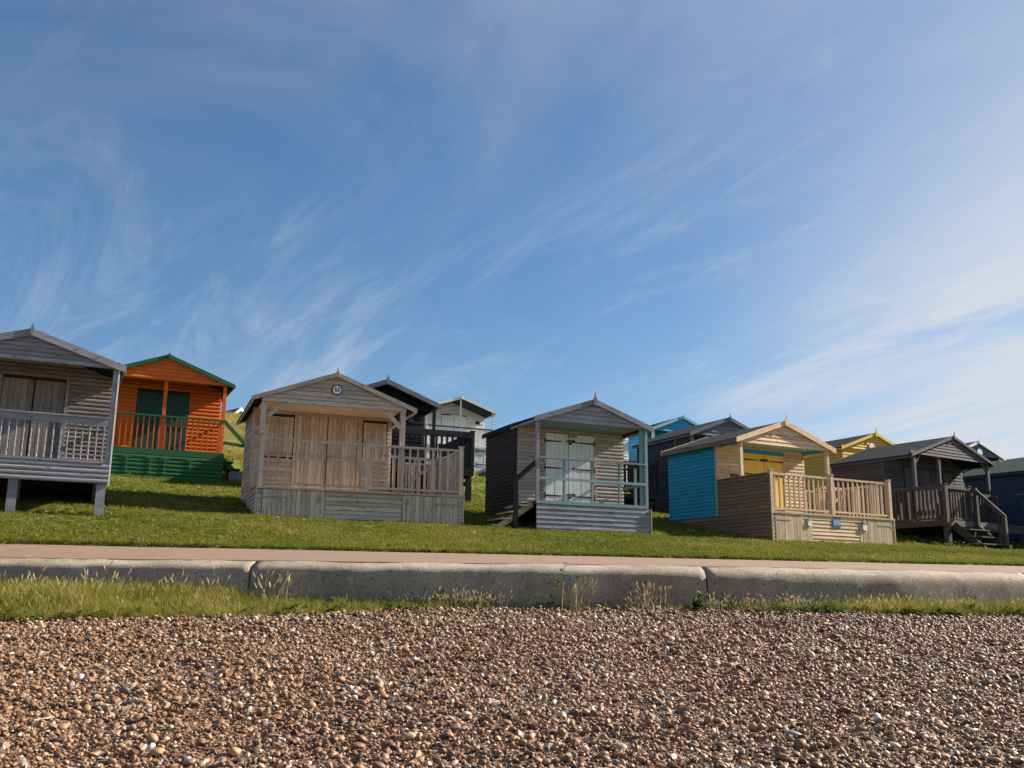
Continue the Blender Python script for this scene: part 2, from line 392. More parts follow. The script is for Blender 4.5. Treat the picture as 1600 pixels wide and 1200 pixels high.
        for yy, sg in ((yf, -1), (yb, 1)):
            if sg > 0 and not backbarge: continue
            for (xe, ze) in ((x0, ze0), (x1, ze1)):
                sx = -.012 if xe < xr else .012
                p = [(xe+sx, ze+t-bh), (xr, zr+t-bh), (xr, zr+t+.012), (xe+sx, ze+t+.012)]
                if xe > xr: p = [p[1], p[0], p[3], p[2]]
                s.poly('bargeboard', (0, yy-.024 if sg < 0 else yy+.002, 0), X, p, .022, barge, r)
        for xe, ze in ((x0, ze0), (x1, ze1)):     # timber fillet along each eave
            s.beam('eave_fillet', (xe+(.02 if xe < xr else -.02), yf+.002, ze-.025), (xe+(.02 if xe < xr else -.02), yb-.002, ze-.025), .03, .05, barge, r)
        if finial:
            k = finial
            p = [(0, -.95*k), (.26*k, -.45*k), (.26*k, .05*k), (.10*k, .40*k), (.0, 1.0*k), (-.10*k, .40*k), (-.26*k, .05*k), (-.26*k, -.45*k)]
            s.poly('finial', (0, yf-.047, 0), X, [(xr+a, zr+t+b) for a, b in p], .021, fmat or barge, r)
        return r
    def railing(s, p0, p1, h, n, mat, post=.09, posts=(1, 1), ph=None, bw=.04, rail=(.07, .05), low=.06, mid=None, bmat=None, pmat=None, flush=0):
        p0, p1 = Vector(p0), Vector(p1); d = p1-p0; ln = d.length; u = d.normalized(); ph = ph or h+.06
        a = p0+u*(post/2 if posts[0] else 0); b = p1-u*(post/2 if posts[1] else 0)
        r = s.beam('railing', a+Z*(h-rail[1]/2), b+Z*(h-rail[1]/2), rail[0], rail[1], mat)
        if low is not None: s.beam('bottom_rail', a+Z*(low+.02), b+Z*(low+.02), rail[0]*.8, .045, mat, r)
        z0 = (low+.0425) if low is not None else .0
        for i in range(n):
            q = a+(b-a)*((i+.5)/n)
            s.beam('baluster', q+Z*z0, q+Z*(h-rail[1]), bw, bw, bmat or mat, r, up=u)
        for on, q in zip(posts, (p0, p1)):
            if on:
                k = s.beam('post', q, q+Z*ph, post, post, pmat or mat, r, up=u)
                s.beam('post_cap', q+Z*ph, q+Z*(ph+.025), post+.03, post+.03, pmat or mat, k, up=u) if False else \
                    s.beam('post_cap', q+Z*(ph+.0005), q+Z*(ph+.024), post+.03, post+.03, pmat or mat, r, up=u)
        return r
    def hinge(s, o, ux, x, z, ln, parent, depth=.02, side=1, mat='iron', hw=.045):
        """tapering strap hinge from the butt at x outwards"""
        e = x+ln*side
        p = [(x, z-hw/2), (e, z-.012), (e, z+.012), (x, z+hw/2)]
        if side < 0: p = [p[1], p[0], p[3], p[2]]
        s.poly('strap_hinge', Vector(o), ux, p, -depth+.0005, mat, parent, depth=depth+.006)
        s.poly('hinge_plate', Vector(o), ux, [(x-.035*side*(side > 0)-.0*side, z-.07), (x+.035*(side < 0), z-.07), (x+.035*(side < 0), z+.07), (x-.035*(side > 0), z+.07)], -depth+.0005, mat, parent, depth=depth+.005)
    def padlock(s, o, ux, x, z, parent, mat='steel', depth=.03, k=1.):
        v, f = prism([(x-.028*k, z-.06*k), (x+.028*k, z-.06*k), (x+.03*k, z-.01*k), (x-.03*k, z-.01*k)], -depth-.025, -depth)
        F = s.frame(o, ux); b = s.add('padlock', mk_mesh('padlock', v, f, mat), F, parent)
        p = [(x-.02*k, z-.01*k), (x+.02*k, z-.01*k), (x+.02*k, z+.03*k), (x+.008*k, z+.045*k), (x-.008*k, z+.045*k), (x-.02*k, z+.03*k)]
        s.poly('shackle', o, ux, p, -depth-.008, 'steel', parent, depth=depth+.016)
        s.poly('hasp', o, ux, [(x-.11*k, z+.015), (x+.05*k, z+.015), (x+.05*k, z+.045), (x-.11*k, z+.045)], -depth+.014, 'iron', parent, depth=depth-.006)
    def text(s, body, size, o, ux, x, z, mat, parent, depth=.003, name='number'):
        cu = bpy.data.curves.new('t', 'FONT'); cu.body = body; cu.size = size; cu.align_x = 'CENTER'; cu.align_y = 'CENTER'; cu.extrude = .002; cu.offset = .003
        t = bpy.data.objects.new('t', cu); COL.objects.link(t); bpy.context.view_layer.update()
        me = bpy.data.meshes.new_from_object(t.evaluated_get(bpy.context.evaluated_depsgraph_get())); bpy.data.objects.remove(t); bpy.data.curves.remove(cu)
        me.materials.clear(); me.materials.append(MT[mat])
        return s.add(name, me, s.frame(o, ux) @ Matrix.Translation((x, -depth, z)) @ Matrix.Rotation(math.pi/2, 4, 'X'), parent)
    def plaque(s, o, ux, x, z, r, body):
        pts = lambda q: [(x+q*math.cos(2*math.pi*i/24), z+q*math.sin(2*math.pi*i/24)) for i in range(24)]
        p = s.poly('number_plaque', o, ux, pts(r), -.026, 'plaque_rim', None, depth=.040)
        s.poly('plaque_face', o, ux, pts(r*.78), -.0405, 'plaque_white', p, depth=.044)
        s.text(body, r*1.05, o, ux, x, z, 'plaque_rim', p, depth=.0465)
    def door(s, o, ux, x0, x1, z0, z1, mat, pitch=.1, t=.02, hinges=(), side=1, name='door', frame=None):
        d = s.poly(name, o, ux, [(x0, z0), (x1, z0), (x1, z1), (x0, z1)], -.001, 'shade_dark', None, depth=.006)
        s.planks(o, ux, x0+.004, x1-.004, z0+.004, z1-.004, pitch, mat, d, t=t, depth=.0065)
        for hz in hinges:
            s.hinge(o, ux, x0 if side > 0 else x1, hz, (x1-x0)*.72, d, depth=t+.007, side=side)
        if frame:
            fd = t+.012
            s.poly('door_frame', o, ux, [(x0-.055, z0), (x0-.004, z0), (x0-.004, z1+.05), (x0-.055, z1+.05)], 0, frame, d, depth=fd)
            s.poly('door_frame', o, ux, [(x1+.004, z0), (x1+.055, z0), (x1+.055, z1+.05), (x1+.004, z1+.05)], 0, frame, d, depth=fd)
            s.poly('door_frame', o, ux, [(x0-.004, z1+.003), (x1+.004, z1+.003), (x1+.004, z1+.05), (x0-.004, z1+.05)], 0, frame, d, depth=fd)
        return d
    def shell(s, x0, x1, yw, yb, z0, xr, zr, m, mats, pitch=.105, prof=LAP, front=True, left=True, right=True, zlow=None, fjoints=(), cut=()):
        """closed room of the hut: walls to the roof line; mats=(front, left, right/back)"""
        zl = zlow if zlow is not None else z0
        top_l = zr-m*(xr-x0)-.004; top_r = zr-m*(x1-xr)-.004
        fr = s.poly('front_wall', (0, yw, 0), X, [(x0, z0), (x1, z0), (x1, top_r), (xr, zr-.004), (x0, top_l)], .04, 'shade_dark' if front else mats[0])
        if front:
            # boards around the door openings given in cut = [(xa, xb, za, zb)]
            segs = []
            n = max(1, round((min(top_l, top_r)-z0)/pitch)); pz = (min(top_l, top_r)-z0)/n
            for i in range(n):
                za, zb_ = z0+pz*i, z0+pz*(i+1)-(.006 if prof is LAP else .0015)
                spans = [(x0, x1)]
                for (ca, cb, cz0, cz1) in cut:
                    if zb_ > cz0+.02 and za < cz1-.02:
                        ns = []
                        for a, b in spans:
                            if ca > a+.02: ns.append((a, min(b, ca)))
                            if cb < b-.02: ns.append((max(a, cb), b))
                        spans = [q for q in ns if q[1]-q[0] > .02]
                for a, b in spans: s.board((0, yw-.0045, 0), X, a, b, a, b, za, zb_, prof, mats[0], fr)
            s.boards((0, yw-.0045, 0), X, x0, x1, min(top_l, top_r), zr, pitch, prof, mats[0], fr, clip=(xr, zr-.01, m))
        lw = s.poly('side_wall', (x0, yb, 0), -Y, [(0, zl), (yb-yw-.001, zl), (yb-yw-.001, top_l), (0, top_l)], .04, 'shade_dark' if left else mats[1])
        if left:
            s.boards((x0-.0045, yb, 0), -Y, 0, yb-yw, zl, top_l, pitch, prof, mats[1], lw)
            s.box('corner_post', x0-.032, x0+.02, yw-.034, yw+.02, zl, top_l, mats[1] if len(mats) < 4 else mats[3], lw)
        rw = s.poly('side_wall', (x1, yw, 0), Y, [(0.001, zl), (yb-yw, zl), (yb-yw, top_r), (.001, top_r)], .04, 'shade_dark' if right else mats[2])
        if right: s.boards((x1+.0045, yw, 0), Y, 0, yb-yw, zl, top_r, pitch*1.0, prof, mats[2], rw)
        s.poly('back_wall', (0, yb, 0), -X, [(-x1+.042, zl), (-x0-.042, zl), (-x0-.042, top_l), (-xr, zr-.004), (-x1+.042, top_r)], .04, mats[2])
        return fr, lw, rw
    def gable(s, x0, x1, yf, zb_, xr, zr, m, mat, pitch=.105, prof=LAP, joints=(), beam=.1):
        tl, tr = zr-m*(xr-x0), zr-m*(x1-xr)
        pts = [(x0, zb_), (x1, zb_), (x1, max(tr, zb_+.01)), (xr, zr-.004), (x0, max(tl, zb_+.01))]
        g = s.poly('gable', (0, yf, 0), X, pts, .03, 'shade_dark')
        s.boards((0, yf-.0045, 0), X, x0, x1, zb_, zr-.02, pitch, prof, mat, g, clip=(xr, zr-.012, m), joints=joints)
        s.beam('gable_beam', (x0+.01, yf+.065, zb_+beam/2+.01), (x1-.01, yf+.065, zb_+beam/2+.01), .06, beam, mat, g)
        return g
    def steps(s, x, y0, y1, z0, z1, run, n, dx, mat, tmat=None, smat=None):
        """flight rising in local +x*dx from foot to (x, z1); y0..y1 width"""
        foot = x-dx*run; r = None
        st = None
        for yy in (y0+.02, y1-.02):
            b = s.beam('steps' if st is None else 'stringer', (foot, yy, z0), (x, yy, z1-.06), .035, .13, smat or mat, st)
            st = st or b
        for i in range(n):
            f = (i+1)/(n+1); cx = foot+dx*run*f; cz = z0+(z1-z0)*f
            s.box('tread', cx-.14, cx+.13, y0-.07, y1+.04, cz+.03, cz+.065, tmat or mat, st)
        return st

# ------------------------------------------------------------------ terrain
def cl(v, a, b): return max(a, min(b, v))
def sst(t): t = cl(t, 0, 1); return t*t*(3-2*t)
def y_lip(x):
    x = cl(x, -60, 60)
    if x < 0: return 12.95
    return 12.95+(.031*x*x if x < 6 else .031*36+.372*(x-6) if x < 18 else .031*36+.372*12+.2*(x-18))
def y_edge(x):
    e = 17.3+.27*cl(x, -11, 17); return max(e, y_lip(x)+1.6)
def y_hut(x): return max(22.2+.45*cl(x, -11, 22), y_edge(x)+2.2)
def nz(x, y, sc, seed=0.): return mnoise.noise(Vector((x*sc+seed, y*sc-seed, seed)))
WALL_TOP, PATH_FAR = 2.0, 2.35
def ground(x, y):
    """lawn and hill height"""
    e, h = y_edge(x), y_hut(x)
    if y < e-.015: return PATH_FAR-.15
    b = .03*nz(x, y, .45)+.012*nz(x, y, 1.7, 4)
    if y <= h:
        t = (y-e)/(h-e); return PATH_FAR+.02+(3.1-PATH_FAR)*(t*.85+.15*t*t)+b*min(1, max(0, t)*3)
    d = y-h
    left = sst((-x-2)/10)
    if d < 8: z = 3.1+.18*d
    elif d < 31: z = 3.1+1.44+.245*(d-8)
    else: z = 3.1+1.44+.245*23+.015*(d-31)
    return z+b+.25*nz(x, y, .09, 9)*sst((d-10)/8)
def beach(x, y):
    z = 1.48-.116*(y_lip(x)-.1-y)
    return z+.035*nz(x, y, .55, 2)+.018*nz(x, y, 1.9, 6)+.008*nz(x, y, 5, 1)
def strip(name, xs, rows, fz, mat, kind='structure'):
    v = []; f = []; nr = len(rows(xs[0]))
    for x in xs:
        for y in rows(x): v.append((x, y, fz(x, y)))
    for i in range(len(xs)-1):
        for j in range(nr-1):
            a = i*nr+j; f.append((a, a+nr, a+nr+1, a+1))
    return top(name, mk_mesh(name, v, f, mat, True), kind=kind)
xs_f = sorted(set(list(np.round(np.arange(-24, 34.01, .4), 3))+[-140, -100, -70, -50, -38, -30, 40, 50, 65, 90, 130, 180]))
def lawn_rows(x):
    e, h = y_edge(x), y_hut(x)
    return [e-.02]+[e+(h-e)*i/14 for i in range(15)]+[h+.5*i for i in range(1, 25)]+[h+12+1.2*i for i in range(1, 20)]+[h+40, h+52, h+70, h+100, h+160, h+260]
lawn = strip('lawn', xs_f, lawn_rows, ground, 'lawn')
def path_z(x, y):
    a, b = y_lip(x)+.33, y_edge(x)+.12; t = cl((y-a)/(b-a), 0, 1)
    if y < a-.005: return WALL_TOP-.1
    return WALL_TOP+.047+(PATH_FAR-WALL_TOP-.047)*t+.006*nz(x, y, .8, 3)
strip('path', xs_f, lambda x: [y_lip(x)+.32]+[y_lip(x)+.33+(y_edge(x)+.12-y_lip(x)-.33)*i/10 for i in range(11)], path_z, 'path_tarmac')
xs_b = sorted(set(list(np.round(np.arange(-12, 13.01, .25), 3))+[-140, -100, -70, -50, -35, -25, -18, -14, 15, 18, 25, 35, 50, 70, 100, 140]))
strip('beach', xs_b, lambda x: [-60, -30, -12, -5, 0, 2]+[3+(y_lip(x)+.05-3)*i/44 for i in range(45)], beach, 'shingle_grit')

# sea wall in cast segments
def sea_wall():
    t = Thing('sea_wall', 'low weathered concrete sea wall between the shingle beach and the pink path', 'sea wall', (0, 12.95, 1.2), 0)
    joints = [-60, -38, -24, -11.5, -3.36, 2.60, 7.66, 13.2, 20, 30, 45, 60]
    prof = [(.0, -.9), (.0, -.3), (.012, .50), (.014, .64), (.024, .70), (.046, .745), (.085, .778), (.15, .800), (.34, .848), (.38, .85), (.38, -.9)]   # y inwards, z from 1.2
    for a, b in zip(joints[:-1], joints[1:]):
        n = max(2, int((b-a)/(.10 if abs(a) < 14 else .5))); g = .012
        v = []; f = []; k = len(prof)
        for i in range(n+1):
            x = a+g+(b-a-2*g)*i/n; skew = .05 if (a == 2.60 and i == 0) or (b == 2.60 and i == n) else 0
            for (py, pz) in prof:
                wob = .016*nz(x, pz*2, 1.3, 5)+.012*nz(x, pz*3, 5, 2)
                v.append((x-skew*(pz-.4), y_lip(x)-12.95+py-wob*(1 if pz < .83 else 0), pz+wob*.6*(1 if pz > .6 else 0)))
        for i in range(n):
            for j in range(k-1):
                p = i*k+j; f.append((p, p+k, p+k+1, p+1))
        f += [tuple(range(k)), tuple(range((n+1)*k-1, n*k-1, -1))]
        t.add('wall_segment', mk_mesh('wall_segment', v, f, 'concrete', True), Matrix())
    v, f = [], []
    xsq = list(np.arange(-60, 60.01, .5))
    for x in xsq: v += [(x, y_lip(x)-12.95+.09, -.85), (x, y_lip(x)-12.95+.09, .70), (x, y_lip(x)-12.95+.36, .76)]
    for i in range(len(xsq)-1):
        for j in range(2): p = i*3+j; f.append((p, p+3, p+4, p+1))
    t.add('joint_filler', mk_mesh('joint_filler', v, f, 'shade_dark'))
sea_wall()

# ------------------------------------------------------------------ huts
GRP = 'wooden beach huts on the grass slope'
def hut(label, o, th, zb): return Thing('beach_hut', label, 'beach hut', o, th, zb, GRP)

# --- grey weathered hut, cut by the frame
def hut_grey():
    h = hut('weathered grey hut on short timber legs, leftmost, with turned balusters', (-7.49, 18.3, 3.96), 25, -1.2)
    x0, xr, zr, m = -3.12, -1.55, 2.36, .32
    h.box('floor', x0, 0, .03, 3.5, -.12, 0, 'dark_stain')
    sk = h.poly('deck_skirt', (0, .025, 0), X, [(x0, -.36), (0, -.36), (0, -.005), (x0, -.005)], .03, 'shade_dark')
    h.boards((0, .020, 0), X, x0, .005, -.36, -.0, .09, LOG, 'silver_wood', sk, joints=())
    for x in (-3.0, -1.57, -.105):
        for y in (.12, 1.8, 3.35):
            h.box('leg', x-.08, x+.08, y-.07, y+.07, -1.25, -.121, 'silver_wood')
    h.box('base_light_block', x0, 0, 3.40, 3.44, -1.25, -.122, 'dark_stain'); h.box('base_side', -.03, -.001, 1.25, 3.39, -1.25, -.122, 'dark_stain'); h.box('base_side', x0, x0+.03, .3, 3.39, -1.25, -.122, 'dark_stain')  # dark back and side panels added to block light under the floor
    for y in (.5, 2.6): h.box('joist', x0+.05, -.05, y-.03, y+.03, -.30, -.121, 'dark_stain')
    h.shell(x0, 0, 1.2, 3.5, 0, xr, zr, m, ('porch_shade_grey', 'silver_wood_dark', 'silver_wood_dark'), pitch=.085, prof=LOG, left=True, right=True,
            cut=[(-2.0, -.87, 0, 1.72)])
    for a, b, sd in ((-1.99, -1.44, 1), (-1.42, -.88, -1)):
        d = h.door((0, 1.19, 0), X, a, b, .03, 1.70, 'porch_shade_grey', .11, side=sd, frame=None)
    h.poly('door_frame', (0, 1.19, 0), X, [(-.872, 0), (-.81, 0), (-.81, 1.75), (-.872, 1.75)], .0, 'silver_wood', depth=.045)
    h.poly('door_frame', (0, 1.19, 0), X, [(-2.06, 0), (-1.995, 0), (-1.995, 1.75), (-2.06, 1.75)], .0, 'silver_wood', depth=.045)
    h.gable(x0, .0, .0, 1.82, xr, zr, m, 'silver_wood', pitch=.09, prof=LOG)
    h.roof(x0-.12, .12, zr-m*(xr-x0+.12), zr-m*(.12-xr), xr, zr, -.06, 3.6, 'felt_black', 'silver_wood', bh=.12, finial=.14)
    for x in (x0+.045, -.045):
        h.box('porch_post', x-.04, x+.04, .03, .11, -.0, 1.83, 'silver_wood')
    h.box('corner_strip', .002, .03, -.0, .09, -.40, 1.80, 'white_paint')  # white strip paints the sunlit right edge of the post
    r = h.beam('railing', (x0+.09, .02, .865), (-.09, .02, .865), .09, .03, 'silver_wood')
    h.poly('fascia', (0, .005, 0), X, [(x0+.09, .72), (-.09, .72), (-.09, .848), (x0+.09, .848)], .022, 'silver_wood', r)
    h.beam('bottom_rail', (x0+.09, .02, .03), (-.09, .02, .03), .06, .05, 'silver_wood', r)
    # turned balusters (one lathe mesh shared)
    prof = [(.0, .020), (.10, .020), (.14, .011), (.17, .019), (.36, .016), (.40, .010), (.43, .018), (.48, .018), (.51, .010), (.54, .016), (.78, .017), (.82, .010), (.86, .019), (1, .019)]
    v, f = [], []; k = 6
    for t, r_ in prof:
        for i in range(k): v.append((r_*math.cos(2*math.pi*i/k), r_*math.sin(2*math.pi*i/k), t*.665+.055))
    for j in range(len(prof)-1):
        for i in range(k): a = j*k+i; b = j*k+(i+1) % k; f.append((a, b, b+k, a+k))
    me = mk_mesh('baluster', v, f, 'silver_wood')
    for i in range(24):
        h.add('baluster', me, Matrix.Translation((x0+.15+(3.12-.3)*i/23, .02, 0)), r)
    s = h.beam('railing', (-.03, .13, .865), (-.03, 1.16, .865), .05, .05, 'silver_wood')
    for i in range(7): h.beam('baluster', (-.03, .2+i*.14, 0), (-.03, .2+i*.14, .84), .035, .035, 'silver_wood', s, up=Y)
    h.box('gutter_pipe', .05, .10, 1.5, 1.55, 1.15, 1.86, 'iron')
hut_grey()

# --- orange and green hut
def hut_orange():
    h = hut('orange painted hut with green doors, green rail and green boarded base', (-7.96, 27, 5.42), 25, -1.3)
    x0, xr, zr, m = -3.25, -1.62, 2.56, .375
    h.box('floor', x0, 0, .03, 3.3, -.08, 0, 'green_paint')
    sk = h.poly('base', (0, .025, 0), X, [(x0, -1.25), (0.02, -1.25), (0.02, -.16), (x0, -.16)], .03, 'green_paint')
    h.boards((0, .020, 0), X, x0, .02, -1.25, -.165, .11, LOG, 'green_paint', sk)
    h.poly('deck_edge', (0, .0, 0), X, [(x0, -.16), (.03, -.16), (.03, .0), (x0, .0)], .024, 'green_paint')
    sw = h.poly('base_side', (0.02, .03, 0), Y, [(0, -1.25), (3.27, -1.25), (3.27, -.085), (0, -.085)], .03, 'green_paint')
    h.boards((0.0245, .03, 0), Y, 0, 3.27, -1.25, -.09, .11, LOG, 'green_paint', sw)
    for x in (-2.45, -1.85, -1.49, -.83):      # T hinges of the storage hatches
        h.poly('hatch_hinge', (0, -.008, 0), X, [(x-.014, -.68), (x+.014, -.68), (x+.014, -.265), (x-.014, -.265)], -.002, 'hinge_green', sk, depth=.010)
        h.poly('hatch_hinge', (0, -.008, 0), X, [(x-.12, -.262), (x+.12, -.262), (x+.12, -.235), (x-.12, -.235)], -.002, 'hinge_green', sk, depth=.010)
    h.shell(x0, 0, 1.1, 3.3, 0, xr, zr, m, ('orange_paint', 'orange_paint', 'orange_paint'), pitch=.11, prof=LOG, cut=[(-2.27, -.86, 0, 1.76)])
    for a, b, sd in ((-2.26, -1.57, 1), (-1.55, -.87, -1)):
        d = h.door((0, 1.09, 0), X, a, b, .02, 1.74, 'green_door', .12, side=sd)
        for (pa, pb) in ((.25, .80), (.95, 1.6)):       # raised frame members
            h.poly('door_ledge', (0, 1.062, 0), X, [(a+.05, pb-.02), (b-.05, pb-.02), (b-.05, pb+.06), (a+.05, pb+.06)], -.001, 'green_door', d, depth=.014)
    h.gable(x0, 0, 0, 1.89, xr, zr, m, 'orange_paint', pitch=.105, prof=LOG)
    h.roof(x0-.19, .19, zr-m*(xr-x0+.19), zr-m*(.19-xr), xr, zr, -.07, 3.4, 'felt_black', 'green_paint', bh=.10, finial=.10, fmat='green_paint')
    for x in (x0+.05, xr, -.05): h.box('porch_post', x-.045, x+.045, .03, .12, 0.0, 1.90, 'orange_paint')
    r = h.beam('railing', (x0-.02, .03, .905), (.04, .03, .905), .10, .045, 'green_paint')
    for i in range(22):
        x = x0+.14+(3.25-.28)*i/21
        if abs(x-xr) < .06: continue
        h.beam('baluster', (x, .04, .0), (x, .04, .882), .045, .03, 'orange_paint', r, up=X)
    s = h.beam('railing', (-.03, .13, .905), (-.03, 1.06, .905), .06, .045, 'green_paint')
    for i in range(5): h.beam('baluster', (-.03, .22+i*.17, 0), (-.03, .22+i*.17, .882), .04, .04, 'orange_paint', s, up=Y)
    st = h.steps(.05, .45, 1.15, -1.0, -.02, 1.0, 4, -1, 'green_paint')
    h.beam('handrail', (.06, .42, .95), (1.05, .42, -.02), .05, .10, 'green_paint', st)
    h.beam('handrail', (.06, .42, .36), (.75, .42, .30), .05, .09, 'green_paint', st)
    h.beam('newel_post', (1.02, .42, -1.25), (1.02, .42, .06), .08, .08, 'green_paint', st, up=X)
hut_orange()
o = top('stone_block', mk_mesh('stone_block', boxv(-.21, .21, -.16, .16, -.02, .24), BOXF, 'stone_block'), 'rough grey stone block at the foot of the green steps', 'block')

# --- hut number 55
def hut_55():
    h = hut('pinkish brown hut with round 55 plaque and wide railed deck', (-5.26, 20.4, 3.82), 20.5, -1.0)
    W = 4.49; xr, zr, m = 1.56, 2.50, .375; x1 = 3.14; y1 = 3.2
    h.box('floor', 0.03, W-.02, .03, 1.40, -.06, -.001, 'rose_wood_grey')
    h.box('floor', 0.03, x1, 1.401, y1, -.06, -.001, 'rose_wood_grey'); h.box('floor', x1+.001, W-.02, 1.401, 2.7, -.06, -.001, 'rose_wood_grey')
    h.beam('deck_edge', (-.02, .005, -.022), (W+.03, .005, -.022), .06, .045, 'rose_wood', None)
    F = (0, .02, 0)
    sk = h.poly('base', F, X, [(0, -1.0), (W, -1.0), (W, -.046), (0, -.046)], .03, 'shade_dark')
    G = (0, .0155, 0)
    h.boards(G, X, 1.425, 3.09, -1.0, -.05, .098, LAP, 'rose_wood_grey', sk)
    for a, b in ((.0, .115), (W-.115, W)):
        h.boards(G, X, a, b, -1.0, -.05, .098, LAP, 'rose_wood_grey', sk)
    for a, b, sd in ((.12, 1.42, 1), (3.095, W-.12, -1)):
        d = h.door(G, X, a, b, -.96, -.05, 'rose_wood_grey', .098, t=.018, side=sd, name='storage_door')
        xx = a+.02 if sd > 0 else b-.02
        for hz in (-.22, -.76): h.hinge(G, X, xx, hz, .5, d, depth=.026, side=sd, mat='steel', hw=.04)
        lx = b-.10 if sd > 0 else a+.12
        h.padlock(G, X, lx, -.19, d, 'steel', depth=.028, k=1.2); h.padlock(G, X, lx-.02, -.74, d, 'iron', depth=.028)
    for x in (0, W): h.box('corner_strip', x-.012, x+.012, -.022, .02, -1.0, -.046, 'rose_wood', sk)
    ls = h.poly('base_side', (0, 1.45, 0), -Y, [(0, -1.0), (1.42, -1.0), (1.42, -.046), (0, -.046)], .03, 'shade_dark')
    h.boards((-.0045, 1.45, 0), -Y, 0, 1.42, -1.0, -.05, .098, LAP, 'rose_wood_grey', ls)
    rs = h.poly('base_side', (W, .03, 0), Y, [(0, -1.0), (2.67, -1.0), (2.67, -.065), (0, -.065)], .03, 'shade_dark')
    h.boards((W+.0045, .03, 0), Y, 0, 2.67, -1.0, -.07, .098, LAP, 'rose_wood_grey', rs)
    # room
    fr, lw, rw = h.shell(0, x1, 1.45, y1, 0, xr, zr, m, ('rose_wood', 'rose_wood_grey', 'rose_wood_grey'), pitch=.098, zlow=-1.0,
            cut=[(.22, .90, .86, 1.76), (.94, 2.36, .0, 1.82), (2.46, 3.05, .88, 1.76)])
    O = (0, 1.44, 0)
    for a, b, sd in ((.96, 1.645, 1), (1.655, 2.34, -1)):
        d = h.door(O, X, a, b, .03, 1.80, 'rose_wood', .098, side=sd, frame=None)
        h.poly('door_ledge', (0, 1.412, 0), X, [(a+.02, .80), (b-.02, .80), (b-.02, .90), (a+.02, .90)], -.001, 'rose_wood_grey', d, depth=.016)
    for x in (.925, 2.375): h.poly('door_frame', O, X, [(x-.03, .0), (x+.03, .0), (x+.03, 1.87), (x-.03, 1.87)], 0, 'rose_wood', None, depth=.045)
    for a, b in ((.24, .88), (2.48, 3.03)):
        d = h.door(O, X, a, b, .88, 1.74, 'rose_wood', .098, name='shutter')
        h.poly('ledge', (0, 1.43, 0), X, [(a-.03, .83), (b+.03, .83), (b+.03, .872), (a-.03, .872)], 0, 'rose_wood', d, depth=.06)
        h.poly('ledge', (0, 1.41, 0), X, [(a+.02, 1.56), (b-.02, 1.56), (b-.02, 1.60), (a+.02, 1.60)], 0, 'rose_wood', d, depth=.012)
    # porch and roof
    h.gable(-.0, x1, .08, 1.81, xr, zr, m, 'rose_wood_grey', pitch=.098)
    h.roof(-.21, x1+.22, zr-m*(xr+.21), zr-m*(x1+.22-xr), xr, zr, .03, y1+.1, 'felt_black', 'rose_wood_grey', bh=.085, finial=.13)
    h.plaque((0, .08, 0), X, 1.57, 2.17, .118, '55')
    cei = h.box('porch_ceiling', .05, x1-.05, .16, 1.40, 1.87, 1.885, 'rose_wood')
    for x, s_ in ((.055, 1), (x1-.055, -1)):
        p = h.box('porch_post', x-.055, x+.055, .10, .20, 0, 1.82, 'rose_wood_grey')
        h.beam('brace', (x+.04*s_, .15, 1.45), (x+.42*s_, .15, 1.83), .07, .085, 'rose_wood_grey', p)
    # railings
    h.railing((.06, .04, 0), (2.30, .04, 0), 1.03, 11, 'rose_wood_grey', ph=1.08)
    h.railing((2.30, .04, 0), (W-.06, .04, 0), 1.03, 12, 'rose_wood_grey', ph=1.08, posts=(0, 1))
    h.railing((.05, .10, 0), (.03, 1.40, 0), 1.0, 5, 'rose_wood_grey', posts=(0, 0))
    h.railing((W-.06, .09, 0), (W-.06, 2.6, 0), 1.03, 18, 'rose_wood_grey', posts=(0, 1))
    h.railing((W-.11, 2.62, 0), (3.72, 2.62, 0), 1.03, 4, 'rose_wood_grey', posts=(0, 1))
    st = h.steps(3.22, 1.5, 2.2, -.05, 0, .01, 0, 1, 'rose_wood_grey') if False else None
    g = h.beam('gate', (3.18, 1.52, 1.0), (4.30, 1.52, .97), .04, .06, 'rose_wood_grey')      # side gate with diagonal brace
    for i in range(9): h.beam('baluster', (3.24+.13*i, 1.52, .06), (3.24+.13*i, 1.52, .97), .05, .025, 'rose_wood_grey', g, up=X)
    h.beam('brace', (3.22, 1.485, .10), (4.28, 1.485, .92), .025, .07, 'rose_wood_grey', g)
    h.beam('bottom_rail', (3.18, 1.52, .10), (4.30, 1.52, .10), .04, .06, 'rose_wood_grey', g)
    h.beam('post', (4.34, 1.52, 0), (4.34, 1.52, 1.08), .08, .08, 'rose_wood_grey', g, up=X)
hut_55()

